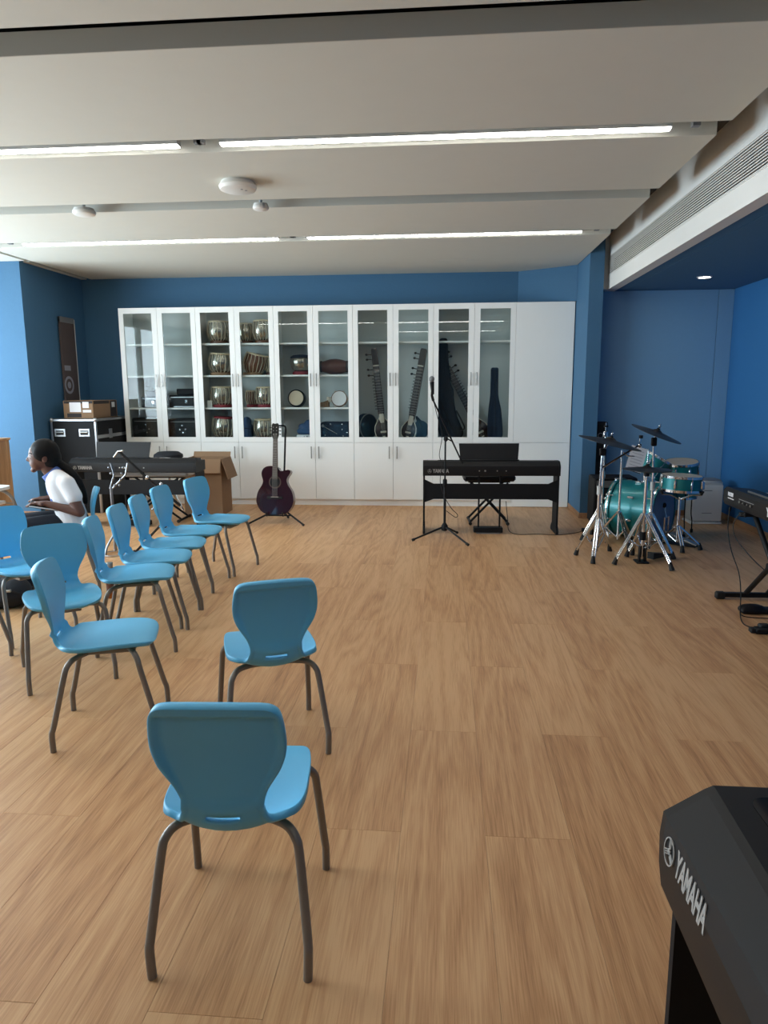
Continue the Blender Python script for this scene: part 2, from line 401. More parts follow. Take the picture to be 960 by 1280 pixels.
# bulkhead with air grille and blue soffit
gz0, gz1 = 2.558, 2.747
fa = struct(MB().box(XFA, XFA + 0.10, YF, 8.044, ZSO - 0.004, gz0 - 0.004).box(XFA, XFA + 0.10, YF, 8.044, gz1 + 0.004, ZU)
            .box(XFA, XFA + 0.10, 7.985, 8.044, gz0 - 0.004, gz1 + 0.004).build('trim_bulkhead', 'white_paint', smooth=0))
struct(MB().box(XFA + 0.1, XFA + 0.11, YF, 8.04, ZSO + 0.06, ZU).build('wall_bulkhead', 'plenum', smooth=0))
gr = thing('air_grille', 'long white linear air grille in the bulkhead above the drum alcove', 'air grille', (XFA, 0, gz0))
NS = 11
for i in range(NS):
    z = (i + 0.5) * (gz1 - gz0) / NS
    MB().box(-0.002, 0.005, YF, 7.98, z - 0.0032, z + 0.0032).build('slat', 'white_paint', gr, smooth=0)
MB().box(-0.004, 0.004, YF, 7.985, -0.004, 0.002).box(-0.004, 0.004, YF, 7.985, gz1 - gz0 - 0.002, gz1 - gz0 + 0.004).box(-0.004, 0.004, 7.978, 7.985, 0.002, gz1 - gz0 - 0.002).build('grille_frame', 'white_paint', gr, smooth=0)
MB().box(0.075, 0.085, YF, 7.98, 0, gz1 - gz0).build('backing', 'black_matte', gr, smooth=0)
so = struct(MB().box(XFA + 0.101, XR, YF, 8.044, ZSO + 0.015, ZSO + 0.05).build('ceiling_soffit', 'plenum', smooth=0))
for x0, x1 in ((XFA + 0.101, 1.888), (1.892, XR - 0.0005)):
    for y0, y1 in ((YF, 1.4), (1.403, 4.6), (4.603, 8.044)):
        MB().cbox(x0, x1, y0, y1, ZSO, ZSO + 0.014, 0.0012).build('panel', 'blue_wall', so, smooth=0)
dl = thing('downlight', 'small round white recessed downlight in the blue soffit', 'downlight', (2.40, 7.135, ZSO))
MB().lathe([(0.055, -0.001), (0.068, -0.001), (0.068, -0.006), (0.055, -0.008)], 32, closed=True).build('rim', 'white_paint', dl)
MB().lathe([(0.0, -0.003), (0.055, -0.003), (0.055, -0.001), (0.0, -0.001)], 32).build('lens', 'down_glow', dl)

# strip lights in every other gap
def strip(x0, x1, y, label, in_view=True):
    t = thing('strip_light', label, 'light', ((x0 + x1) / 2, y, ZC), 0, 'linear ceiling lights')
    h = (x1 - x0) / 2
    MB().box(-h, h, -0.035, 0.035, 0.0065, 0.05).build('housing', 'grey_plastic', t, smooth=0)
    for k in range(2):
        a = -h + k * h; MB().cbox(a + 0.002, a + h - 0.002, -0.024, 0.024, -0.001, 0.006, 0.002).build('diffuser', 'strip_glow', t, smooth=0)
    for x in (-h - 0.13, h + 0.13):
        if XS0 < x + (x0 + x1) / 2 < XS1:
            q = MB().cyl((x, 0, 0.02), (x, 0, ZU - ZC), 0.006, 8).box(x - 0.02, x + 0.02, -0.02, 0.02, 0.012, 0.035).build('hanger', 'grey_panel', t)
    return t
ly = 4.2175
strip(-1.28, 1.188, ly, 'long glowing strip light above the middle of the room, nearer row')
strip(-3.99, -1.522, ly, 'long glowing strip light running off the left edge, nearer of the two rows')
strip(-1.275, 1.192, 6.766, 'far strip light ending above the solid white cabinet end')
strip(-4.005, -1.546, 6.766, 'far strip light above the left keyboard and flight case')
strip(-1.28, 1.188, 1.69, 'strip light overhead just above the camera, out of frame')
strip(-3.99, -1.522, 1.69, 'strip light overhead to the left of the camera, out of frame')
strip(-1.28, 1.188, -0.84, 'strip light added overhead behind the camera as unseen fill')  # added unseen, in step with the rows, to fill camera-facing sides
# grey carrier rails inside the lit gaps
for y in (ly, 6.766):
    tr = struct(MB().box(XS0 + 0.01, XS1 - 0.005, y - 0.04, y + 0.04, ZC + 0.055, ZC + 0.085).build('trim_rail_%d' % int(y), 'grey_plastic', smooth=0))

def detector(x, y, r, h, label, big):
    t = thing('smoke_detector', label, 'detector', (x, y, ZC))
    MB().lathe([(0, 0), (r * 0.86, 0), (r * 0.9, -h * 0.25), (r * 0.86, -h * 0.3), (0, -h * 0.3)], 40).build('base', 'white_paint', t)
    MB().lathe([(0, -h * 0.3), (r * 0.95, -h * 0.3), (r, -h * 0.5), (r * 0.94, -h * 0.85), (r * 0.75, -h), (0, -h)], 40).build('cover', 'white_paint', t)
    if not big: MB().cyl((0, 0, 0), (0, 0, ZU - ZC), 0.012, 10).build('stem', 'grey_plastic', t)
    if big:
        for a in (0.3, 0.9): MB().cyl((r * .5 * math.cos(-a), r * .5 * math.sin(-a), -h), (r * .5 * math.cos(-a), r * .5 * math.sin(-a), -h - .002), 0.008, 12).build('indicator', 'grey_panel', t)
detector(-1.39, 4.93, 0.125, 0.06, 'large round white wireless unit on the ceiling slab below the long light', True)
detector(-2.753, 5.505, 0.085, 0.05, 'small white dome detector in the ceiling gap at the left', False)
detector(-1.383, 5.505, 0.06, 0.045, 'tiny white dome detector in the ceiling gap near the large unit', False)

# ------------------------------------------------------------------ the wall of cabinets
CX, CD, CH, CS, CU = -3.9246, 8.5057, 2.3755, 0.7727, 0.945
CBACK = 8.882
def handle(parent, x, z0, z1):
    h = MB().cbox(x - 0.007, x + 0.007, -0.034, -0.026, z0, z1, 0.003).box(x - 0.005, x + 0.005, -0.028, -0.0195, z0 + 0.012, z0 + 0.024).box(x - 0.005, x + 0.005, -0.028, -0.0195, z1 - 0.024, z1 - 0.012)
    return h.build('handle', 'brushed', parent, smooth=0)
def cabinet(k, w, label, shelves, solid=False):
    t = thing('storage_cabinet', label, 'cabinet', (CX + k * CU, CD, 0), 0, 'white wall cabinets')
    d = CBACK - CD; th = 0.018; g = 0.0018; f0 = 0.020
    MB().box(0.0005, th, f0, d, 0.075, CH).build('side_panel', 'cab_white', t, smooth=0)
    MB().box(w - th, w - 0.0005, f0, d, 0.075, CH).build('side_panel', 'cab_white', t, smooth=0)
    MB().box(th, w - th, d - 0.012, d, 0.09, CH - th).build('back_panel', 'cab_inside', t, smooth=0)
    MB().box(th, w - th, f0, d, CH - th, CH).build('top_panel', 'cab_white', t, smooth=0)
    MB().box(th, w - th, f0, d, 0.075, 0.093).build('bottom_panel', 'cab_white', t, smooth=0)
    MB().box(th, w - th, f0, d - 0.012, CS - 0.0, CS + 0.022).build('shelf', 'cab_white', t, smooth=0)
    for z in shelves:
        MB().box(th, w - th, 0.045, d - 0.012, z - 0.020, z).build('shelf', 'cab_white', t, smooth=0)
    if solid:
        MB().box(0.0, w - 0.0, 0.0405, d, 0.0, 0.074).build('plinth', 'cab_white', t, smooth=0)
        for (z0, z1) in ((0.004, CS), (CS, CH)):
            MB().cbox(g, w - 0.002, 0, 0.019, z0 + g, z1 - g, 0.0015).build('door', 'cab_white', t, smooth=0)
        return t
    MB().box(0.0, w, 0.0405, 0.055, 0.0, 0.074).build('plinth', 'cab_white', t, smooth=0)
    for s in (0, 1):
        x0, x1 = s * w / 2, (s + 1) * w / 2
        lx, rx = (0.060, 0.066) if s == 0 else (0.066, 0.060)
        z0, z1 = CS, CH; a, b = x0 + g, x1 - g
        fr = MB().box(a, x0 + lx, 0, 0.019, z0 + g, z1 - g).box(x1 - rx, b, 0, 0.019, z0 + g, z1 - g)
        fr.box(x0 + lx, x1 - rx, 0, 0.019, z0 + g, z0 + 0.062).box(x0 + lx, x1 - rx, 0, 0.019, z1 - 0.066, z1 - g)
        dr = fr.build('door', 'cab_white', t, smooth=0)
        MB().box(x0 + lx - 0.0, x1 - rx + 0.0, 0.008, 0.012, z0 + 0.062, z1 - 0.066).build('pane', 'cab_glass', dr, smooth=0)
        hx = x1 - 0.034 if s == 0 else x0 + 0.034
        handle(dr, hx, 1.44, 1.592)
        ld = MB().cbox(a, b, 0, 0.019, 0.078, CS - g, 0.0015).build('lower_door', 'cab_white', t, smooth=0)
        handle(ld, hx + (-0.012 if s == 0 else 0.012), 0.578, 0.726)
    return t
SH = [1.955, 1.578, 1.19]
cabinet(0, CU, 'white glass-door cabinet at the left end holding black cases', SH)
cabinet(1, CU, 'white glass-door cabinet full of tabla drums', SH)
cabinet(2, CU, 'white glass-door cabinet with mixed hand drums and folded items', SH)
cabinet(3, CU, 'white glass-door cabinet holding two sitars', SH[:1])
cabinet(4, CU, 'white glass-door cabinet holding dark instrument bags', SH[:1])
cabinet(5, 0.6622, 'plain solid white cabinet at the right end without glass or handles', [], True)

# ------------------------------------------------------------------ blue stacking chairs
def chair_shell():
    #        y      z     half width  edge lift
    P = [(0.224, 0.388, 0.050, 0), (0.222, 0.396, 0.092, 0), (0.211, 0.404, 0.126, 0), (0.188, 0.410, 0.149, .001), (0.145, 0.413, 0.164, .003), (0.07, 0.409, 0.173, .008),
         (-0.02, 0.398, 0.176, .016), (-0.085, 0.387, 0.173, .026), (-0.135, 0.379, 0.160, .036), (-0.172, 0.380, 0.137, .036), (-0.198, 0.394, 0.114, .028), (-0.212, 0.420, 0.100, .020),
         (-0.216, 0.455, 0.096, .018), (-0.216, 0.500, 0.109, .022), (-0.219, 0.545, 0.133, .024), (-0.225, 0.590, 0.150, .026), (-0.233, 0.630, 0.154, .024), (-0.244, 0.674, 0.151, .020),
         (-0.252, 0.702, 0.1465, .017), (-0.2565, 0.717, 0.139, .014), (-0.2595, 0.7265, 0.124, .010), (-0.2605, 0.7295, 0.100, .006)]
    P = [(p[0] * .885, p[1], p[2], p[3]) for p in P]
    R = cr_spline(P, 3); nr = len(R); S = [-1, -.985, -.95, -.92, -.88, -.84, -.8, -.7, -.6, -.5, -.4, -.2, 0, .2, .4, .5, .6, .7, .8, .84, .88, .92, .95, .985, 1]; ns = len(S)
    front = []
    for i, (y, z, w, e) in enumerate(R):
        a = R[max(i - 1, 0)]; b = R[min(i + 1, nr - 1)]
        t = Vector((0, b[0] - a[0], b[1] - a[1])).normalized(); nrm = Vector((0, t.z, -t.y))      # towards the sitter
        if nrm.z < 0 and y > 0: nrm = -nrm
        row = []
        for s in S:
            q = Vector((w * s, y, z)) + (nrm * (e * s * s) if z < 0.45 or y > -.17 else Vector((0, .75 * (w * s) ** 2, -.35 * (w * s) ** 2 * max(0, (z - .6) / .12))))
            row.append(q)
        front.append(row)
    def nor(i, j):
        a = front[min(i + 1, nr - 1)][j] - front[max(i - 1, 0)][j]; b = front[i][min(j + 1, ns - 1)] - front[i][max(j - 1, 0)]
        n_ = b.cross(a); return n_.normalized()
    tb = (12 * 3) / nr
    rear = []
    for i in range(nr):
        row = []
        for j, s in enumerate(S):
            d = min(1, max(0, (1 - abs(s) - .06) / 0.09)); d2 = min(1, max(0, (nr - 1 - i - 8) / 2.5)); k = min(d, d2); k = k * k * (3 - 2 * k); k = max(k, 1 - min(1, max(0, (i - 37) / 6)))
            th = 0.025 - 0.017 * k if i > 36 else 0.012
            if i <= 36: th = 0.018 if abs(s) > 0.85 else 0.012
            edge = 0.35 if (abs(s) > 0.99 or i == 0 or i == nr - 1) else 1.0
            n_ = nor(min(max(i, 4), nr - 6), j)
            row.append(front[i][j] + n_ * th * (edge if abs(s) > 0.99 or i in (0, nr - 1) else 1.0))
        rear.append(row)
    hole = lambda i, j: 33 <= i < 34 and 10 <= j < 14
    V = [v for r in front for v in r] + [v for r in rear for v in r]
    N = nr * ns; Fs = []; rowof = []
    fi = lambda i, j: i * ns + j
    def quad(q, i): Fs.append(q); rowof.append(i)
    for i in range(nr - 1):
        for j in range(ns - 1):
            if hole(i, j):
                if not hole(i - 1, j): quad((fi(i, j), fi(i, j + 1), N + fi(i, j + 1), N + fi(i, j)), i)
                if not hole(i + 1, j): quad((fi(i + 1, j), N + fi(i + 1, j), N + fi(i + 1, j + 1), fi(i + 1, j + 1)), i)
                if not hole(i, j - 1): quad((fi(i, j), N + fi(i, j), N + fi(i + 1, j), fi(i + 1, j)), i)
                if not hole(i, j + 1): quad((fi(i, j + 1), fi(i + 1, j + 1), N + fi(i + 1, j + 1), N + fi(i, j + 1)), i)
                continue
            quad((fi(i, j), fi(i, j + 1), fi(i + 1, j + 1), fi(i + 1, j)), i)
            quad((N + fi(i, j), N + fi(i + 1, j), N + fi(i + 1, j + 1), N + fi(i, j + 1)), i)
        quad((fi(i, 0), fi(i + 1, 0), N + fi(i + 1, 0), N + fi(i, 0)), i)
        quad((fi(i, ns - 1), N + fi(i, ns - 1), N + fi(i + 1, ns - 1), fi(i + 1, ns - 1)), i)
    for j in range(ns - 1):
        quad((fi(0, j), N + fi(0, j), N + fi(0, j + 1), fi(0, j + 1)), 0)
        quad((fi(nr - 1, j), fi(nr - 1, j + 1), N + fi(nr - 1, j + 1), N + fi(nr - 1, j)), nr - 2)
    full = bpy.data.meshes.new('shell'); full.from_pydata([tuple(v) for v in V], [], Fs); full.update()
    vn = [tuple(v.normal) for v in full.vertices]
    out = []
    for lo, hi in ((0, 38), (38, nr)):
        keep = [f for f, r in zip(Fs, rowof) if lo <= r < hi]
        used = sorted({i for f in keep for i in f}); mp = {o: n_ for n_, o in enumerate(used)}
        me = bpy.data.meshes.new('seat' if lo == 0 else 'backrest')
        me.from_pydata([tuple(V[i]) for i in used], [], [tuple(mp[i] for i in f) for f in keep]); me.update(); me.shade_smooth()
        me.normals_split_custom_set_from_vertices([vn[i] for i in used])
        out.append(me)
    return out
seat_me, back_me = chair_shell()
CH_GROUP = 'blue moulded chairs'
def make_chair():
    t = thing('blue_chair', 'x', 'chair', group=CH_GROUP)
    obj('seat', seat_me, 'chair_blue', t); obj('backrest', back_me, 'chair_blue', t)
    for s in (-1, 1):
        fp = cr_spline([(s * .06, .085, .372), (s * .115, .105, .374), (s * .152, .122, .370), (s * .172, .136, .345), (s * .178, .146, .30), (s * .190, .192, .11), (s * .1925, .203, .07), (s * .192, .205, .001)], 4)
        rp = cr_spline([(s * .05, -.070, .352), (s * .095, -.090, .356), (s * .136, -.115, .354), (s * .160, -.134, .332), (s * .170, -.146, .29), (s * .190, -.190, .11), (s * .1925, -.200, .075), (s * .190, -.200, .001)], 4)
        MB().tube(fp, 0.0115, 12).build('leg', 'leg_grey', t, smooth=60)
        MB().tube(rp, 0.0115, 12).build('leg', 'leg_grey', t, smooth=60)
    MB().cbox(-.07, .07, -.075, .115, .345, .364, .004).build('seat_frame', 'leg_grey', t)
    return t
chair0 = make_chair(); first = [True]
def chair(x, y, ang, label):
    o = chair0 if first[0] else copy_tree(chair0); first[0] = False
    o['label'] = label; o.location = (x, y, 0); o.rotation_euler = (0, 0, math.radians(ang - 90))
chair(-0.520, 1.668, 93.5, 'blue moulded chair nearest the camera with its back turned')
chair(-0.695, 2.671, 112, 'blue moulded chair seen from behind just beyond the nearest one')
chair(-1.395, 2.725, 17, 'blue moulded chair in side view facing right, nearest of the left cluster')
chair(-1.888, 3.262, -55, 'blue moulded chair facing the camera behind the side-view chair')
chair(-2.455, 3.83, -31, 'blue moulded chair cut by the left edge beside the backpack')
chair(-2.545, 3.30, 172, 'blue moulded chair mostly out of frame at left, only a leg showing')
def row_chair(fx, fy, ang, label):           # placed by its front-right foot
    a = math.radians(ang); f = Vector((math.cos(a), math.sin(a))); r = Vector((f.y, -f.x))
    c = Vector((fx, fy)) - f * 0.205 - r * 0.192; chair(c.x, c.y, ang, label)
row_chair(-1.452, 3.580, 16, 'first blue chair of the right-facing row, nearest the camera')
row_chair(-1.515, 3.935, 9, 'second blue chair of the right-facing row, with the amber bottle behind')
row_chair(-1.560, 4.318, 8, 'third blue chair of the right-facing row')
row_chair(-1.618, 4.717, 0, 'fourth blue chair of the right-facing row')
row_chair(-1.593, 5.147, -12.5, 'last blue chair of the right-facing row, nearest the guitar')
chair(-2.675, 4.715, 208, 'blue moulded chair the person in the white shirt sits on')

# ------------------------------------------------------------------ digital pianos (backs towards the room)
def logo_ring(parent, r, material, M):
    g = MB().lathe([(r * 0.9, -0.001), (r, -0.001), (r, 0.001), (r * 0.9, 0.001)], 32, closed=True)
    for a in (90, 210, 330):
        an = math.radians(a); d = Vector((math.cos(an), math.sin(an), 0)); n_ = Vector((-d.y, d.x, 0))
        g.tube([-d * r * .25, d * r * .3], r * .05, 6)
        for s in (-1, 0, 1):
            g.tube([d * r * .3 + n_ * s * r * .16, d * r * .84 + n_ * s * r * .16], r * .045, 6)
        g.tube([d * r * .3 - n_ * r * .16, d * r * .3 + n_ * r * .16], r * .045, 6)
    o = g.build('emblem', material, parent); o.matrix_local = M
    return o
def piano(name, label, loc, rz, W=1.318, big=False, rest=.488):
    # local: back face at y=0 looking to -y, keys towards +y, x along the length from the left end seen from behind
    t = thing(name, label, 'digital piano', loc, rz, 'digital pianos')
    D_ = 0.42 if big else 0.29; yt = 0.27 if big else 0.165
    zb = 0.545 if big else 0.575; zt = 0.752 if big else 0.712
    H_ = zt - zb; q = lambda f: zb + f * H_
    prof = [(0.016, q(0)), (0.008, q(.08)), (0.002, q(.30)), (0.0, q(.56)), (0.004, q(.755)), (0.068, q(.965)), (0.082, q(1.0)), (yt, q(1.0)), (yt + .007, q(.80)), (D_ - .01, q(.80)), (D_, q(.72)), (D_, q(0.05))]
    if not big: prof = [(0.010, q(0)), (0.004, q(.05)), (0.0, q(.55)), (0.004, q(.70)), (0.050, q(.95)), (0.065, q(1.0)), (0.165, q(1.0)), (0.172, q(.80)), (D_ - .01, q(.80)), (D_, q(.72)), (D_, q(0.05))]
    if big:
        mid = list(prof); mid[4] = (0.012, q(.78)); mid[5] = (0.054, q(.970)); mid[6] = (0.066, q(1.0))
        st_ = [(0.020, prof), (0.42, mid), (W - .42, mid), (W - .020, prof)]; n_ = len(prof)
        V = [(x, p[0], p[1]) for x, pf in st_ for p in pf]
        Fs = [tuple(range(n_)), tuple(range(3 * n_, 4 * n_))] + [(k * n_ + i, k * n_ + (i + 1) % n_, (k + 1) * n_ + (i + 1) % n_, (k + 1) * n_ + i) for k in range(3) for i in range(n_)]
        body = MB().add(V, Fs).build('body', 'black_plastic', t, smooth=9)
    else:
        body = MB().prism(prof, 0.020, W - 0.020, 'X').build('body', 'black_plastic', t, smooth=25)
    for a, b in ((0.0, 0.020), (W - 0.020, W)):
        MB().prism(prof if big else prof, a + .002, b, 'X').build('end_block', 'black_plastic', t, smooth=9 if big else 25)
    if big:
        rr = [(0.035 + .03 * (1 - math.cos(a)), 0.122 + .03 * (1 - math.sin(a))) for a in [i * PI / 12 for i in range(7)]]
        MB().prism(rr + [(W - .035, .122), (W - .035, .262), (.035, .262)], q(1.0), q(1.0) + .002, 'Z').build('control_panel', 'black_gloss', t, smooth=20)
    else:
        MB().cbox(0.04, W - 0.04, 0.115, 0.160, q(1.0), q(1.0) + 0.0025, 0.001).build('control_panel', 'black_gloss', t)
    # white and black keys on the player side
    for k in range(52):
        MB().box(0.035 + k * (W - .07) / 52 + .0005, 0.035 + (k + 1) * (W - .07) / 52 - .0005, yt + .009, D_ - 0.012, q(.80), q(.80) + 0.012).build('white_key', 'ivory', t, smooth=0) if big else None
    if not big:
        stuff(MB().box(0.035, W - .035, 0.174, D_ - .012, q(.80), q(.80) + .012).build('keyboard', 'ivory', t, smooth=0))
    # music rest
    mr = MB(); cx = W * rest; hw0, hw1 = 0.278, 0.292
    if not big:
        A = T((cx, 0.10, zt)) @ Rx(math.radians(-16))
        mr.prism([(-hw0, 0.0), (hw0, 0.0), (hw1, 0.172), (-hw1, 0.172)], -0.003, 0.003, 'Y', A); mr.build('music_rest', 'black_satin', t, smooth=0)
        MB().cbox(cx - .29, cx + .29, .08, .112, zt - .001, zt + .012, .003).build('rest_slot', 'black_satin', t)
        # connector panel
        for i, x in enumerate((.50, .545, .575, .60, .70, .715, .73, .80)):
            MB().cyl((x, 0.006, q(.36)), (x, -0.004, q(.36)), .006 if i % 3 else .009, 10).build('jack', 'brushed' if i % 2 else 'black_matte', t)
    # logo
    tm = text_mesh('YAMAHA', 0.050 if not big else 0.056, .0008, .0019, 1.0)
    wid = max(v.co.x for v in tm.vertices); kx = (0.155 if not big else 0.130) / wid
    for v in tm.vertices: v.co.x *= kx
    lg = obj('brand_lettering', tm, 'logo_grey', t); x0 = 0.098 if not big else 0.088
    Z0 = q(.34) if not big else 0.664
    lean = 0.0 if not big else math.radians(-7)
    lg.matrix_local = T((x0, -0.001 if not big else .0012, Z0)) @ Rx(PI / 2 + lean)
    logo_ring(t, 0.019 if not big else .0225, 'logo_grey', T((x0 - (0.032 if not big else .030), -0.001, Z0)) @ Rx(PI / 2 + lean))
    # stand: side panels with feet, rear board with wider ends, pedal unit on two rods
    yb = 0.03
    for s, x in ((0, 0.004), (1, W - 0.022)):
        sp = MB().box(x, x + 0.018, yb, yb + .235, 0.045, zb - 0.001)
        sp.build('side_panel', 'black_matte', t, smooth=0)
        MB().prism([(yb - .03, 0), (yb + .29, 0), (yb + .29, .03), (yb + .245, .075), (yb + .0, .075), (yb - .03, .03)], x - 0.002, x + .021, 'X').build('foot', 'black_matte', t, smooth=0)
    if not big:
        bo = MB().prism([(0.022, .312), (.105, .343), (W - .105, .343), (W - .022, .312), (W - .022, .534), (W - .105, .494), (.105, .494), (0.022, .534)], yb + .005, yb + .02, 'Y').build('rear_board', 'black_matte', t, smooth=0)
        for x in (W / 2 - .119, W / 2 + .086):
            MB().box(x, x + .016, yb + .022, yb + .036, .06, .60).build('pedal_rod', 'black_matte', t, smooth=0)
        pu = MB().cbox(W / 2 - .158, W / 2 + .126, yb - .005, yb + .10, .012, .062, .006).build('pedal_box', 'black_matte', t)
        for x in (-.07, -.015, .04): MB().cbox(W / 2 + x - .012, W / 2 + x + .012, yb + .10, yb + .17, .03, .04, .003).build('pedal', 'brushed', pu)
        MB().box(W / 2 - .13, W / 2 + .10, yb - .004, yb + .09, .0005, .012).build('pedal_foot', 'grey_panel', pu, smooth=0)
    else:
        MB().box(0.022, W - .022, yb + .19, yb + .205, .32, .52).build('rear_board', 'black_matte', t, smooth=0)
    return t
piano('digital_piano', 'black digital piano with music rest standing before the white cabinets', (-0.211, 6.842, 0), math.radians(1.5))
piano('digital_piano', 'black digital piano at left behind the chairs, before the flight case', (-3.862, 6.99, 0), 0, 1.345, rest=.40)
piano('digital_piano', 'black digital piano cut by the lower right corner close to the camera', (0.372, 1.14, 0), math.radians(-90), 1.33, True)

# ------------------------------------------------------------------ stools and mic stand by the middle piano
def bench(name, label, loc, hw, zt, col, rz=0):
    t = thing(name, label, 'bench', loc, rz)
    MB().cbox(-hw, hw, -.15, .15, zt - .07, zt, .02).build('seat_cushion', col, t)
    MB().box(-hw * .8, hw * .8, -.11, .11, zt - .085, zt - .07).build('seat_plate', 'black_matte', t, smooth=0)
    for y in (-.13, .13):
        MB().tube([(-hw * .72, y, .03), (hw * .72, y, zt - .085)], .012, 10).build('leg', 'black_matte', t)
        MB().tube([(hw * .72, y * .8, .03), (-hw * .72, y * .8, zt - .085)], .012, 10).build('leg', 'black_matte', t)
    for x in (-hw * .72, hw * .72):
        MB().tube([(x, -.17, .02), (x, .17, .02)], .013, 10).build('foot_bar', 'black_matte', t)
        for y in (-.17, .17): MB().tube([(x, y - .012, .0185), (x, y + .012, .0185)], .018, 10).build('end_cap', 'rubber', t)
    return t
bench('piano_bench', 'black padded X-frame bench behind the middle piano', (0.459, 7.50, 0), .268, .525, 'black_satin', math.radians(2))
bench('piano_bench', 'grey bench with pale end brackets behind the left piano', (-3.14, 7.45, 0), .42, .56, 'grey_plastic')
t = thing('round_stool', 'round black padded stool top showing above the left piano', 'stool', (-3.24, 8.10, 0))
MB().lathe([(0, .61), (.15, .61), (.17, .63), (.165, .66), (.12, .69), (0, .70)], 36).build('seat', 'fabric_black', t)
MB().cyl((0, 0, .12), (0, 0, .61), .016).build('pole', 'chrome', t)
for a in (90, 210, 330):
    c, s_ = math.cos(math.radians(a)), math.sin(math.radians(a))
    MB().tube([(0, 0, .30), (.22 * c, .22 * s_, .014)], .012, 8).build('leg', 'chrome', t)

def mic_stand(name, label, loc, feet, top, boom_a, boom_b, clutch, mic=True, cable=None):
    t = thing(name, label, 'microphone stand', loc)
    MB().cyl((0, 0, .10), (0, 0, .52), .0125, 12).build('lower_tube', 'black_satin', t)
    MB().cyl((0, 0, .50), (0, 0, top), .0085, 12).build('upper_tube', 'black_satin', t)
    MB().lathe([(.012, .49), (.02, .50), (.02, .56), (.012, .57)], 16, closed=False).build('height_clutch', 'black_matte', t)
    MB().lathe([(.014, .07), (.03, .08), (.032, .12), (.014, .15)], 16).build('hub', 'black_matte', t)
    for (x, y) in feet:
        d = Vector((x, y, 0)).normalized()
        lg = MB().tube([(0, 0, .115), (x * .95, y * .95, .02)], .009, 10).build('leg', 'black_satin', t)
        MB().tube([(x * .93, y * .93, .0205), (x, y, .0145)], .0135, 10).build('foot', 'rubber', lg)
    MB().tube([boom_a, boom_b], .0075, 10).build('boom', 'black_satin', t)
    MB().ball(clutch, (.022, .022, .026), 14, 8).build('boom_clutch', 'black_matte', t)
    MB().tube([(clutch[0] + .015, clutch[1], clutch[2]), (clutch[0] + .055, clutch[1] - .02, clutch[2] - .02)], .006, 8).build('wing_screw', 'black_matte', t)
    if mic:
        a = Vector(boom_a); up = Vector((-.012, -.02, .16))
        ho = MB().tube([a, a + Vector((-.012, -.03, .045)), a + up * .55], [.013, .012, .015], 12).build('mic_clip', 'black_matte', t)
        mc = MB().tube([a + up * .35, a + up * 1.05], [.013, .021], 14).build('microphone', 'black_satin', t)
        MB().ball(tuple(a + up * 1.2), (.026, .026, .028), 16, 10).build('grille_ball', 'grey_panel', mc)
    if cable: MB().tube(cr_spline(cable, 8), .0032, 6).build('cable', 'rubber', t)
    return t
mic_stand('microphone_stand', 'black boom microphone stand in front of the middle piano', (0.004, 6.66, 0), [(-.30, -.17), (.215, -.345), (.125, .20)], .93,
          (-.115, -.03, 1.30), (.165, .10, .705), (.004, .01, .945), True,
          [(-.12, -.045, 1.33), (-.075, -.05, 1.15), (-.03, -.03, .99), (-.055, -.02, .80), (-.03, -.02, .70), (-.045, -.02, .55), (-.01, -.03, .42), (.06, -.04, .30), (.12, -.03, .235), (.10, -.03, .21), (.015, -.025, .27)])

# power cable from the middle piano along the floor to a plug block
t = thing('power_cable', 'thin black cable on the floor right of the middle piano', 'cable', (0.66, 6.99, 0))
MB().tube(cr_spline([(-.05, .06, .30), (-.03, .05, .12), (-.02, .0, .02), (.05, -.12, .004), (.25, -.10, .004), (.45, -.12, .004), (.62, -.02, .004), (.70, .06, .006)], 8), .0035, 6).build('cord', 'rubber', t)
MB().cbox(.70, .84, .03, .09, .0005, .035, .006).build('plug_block', 'black_matte', t)

# ------------------------------------------------------------------ guitar on its stand
gt = thing('acoustic_guitar', 'dark red cutaway acoustic guitar leaning on a stand by the cabinets', 'guitar', (-1.79, 7.29, 0.098))
GA = Rx(math.radians(-9)) @ Rz(0)
half_r = [(0, 0), (.09, .006), (.155, .045), (.196, .12), (.198, .18), (.18, .25), (.140, .315), (.125, .36), (.135, .40), (.160, .435), (.165, .462), (.145, .476), (.105, .470), (.07, .462), (.045, .475), (.030, .50)]
half_l = [(-.03, .515), (-.085, .512), (-.125, .49), (-.145, .45), (-.143, .41), (-.130, .36), (-.14, .315), (-.18, .25), (-.198, .18), (-.196, .12), (-.155, .045), (-.09, .006)]
outl = cr_spline(half_r + half_l + [half_r[0]], 4)[:-1]
gb = MB().prism(outl, 0.004, 0.098, 'Y', GA).build('body', 'guitar_side', gt, smooth=35)
MB().prism(outl, 0.0, 0.004, 'Y', GA).build('top', 'guitar_top', gt, smooth=35)
MB().prism([(.052 * math.cos(a), .345 + .052 * math.sin(a)) for a in [i * PI / 12 for i in range(24)]], -.0008, .0005, 'Y', GA).build('sound_hole', 'black_matte', gt)
MB().lathe([(.056, -.001), (.066, -.001), (.066, .001), (.056, .001)], 32, GA @ T((0, -.0005, .345)) @ Rx(PI / 2), True).build('rosette', 'fretboard', gt)
MB().cbox(-.085, .085, -.010, .0, .165, .192, .004, GA).build('bridge', 'black_satin', gt)
MB().box(-.04, .04, -.013, -.0095, .186, .190, GA).build('saddle', 'ivory', gt, smooth=0)
MB().prism([(-.028, .375), (.028, .375), (.022, .80), (-.022, .80)], -.008, -.0005, 'Y', GA).build('fretboard', 'fretboard', gt, smooth=0)
MB().prism([(-.027, .47), (.027, .47), (.021, .80), (-.021, .80)], -.0005, .022, 'Y', GA).build('neck', 'neck_wood', gt, smooth=0)
fb = MB()
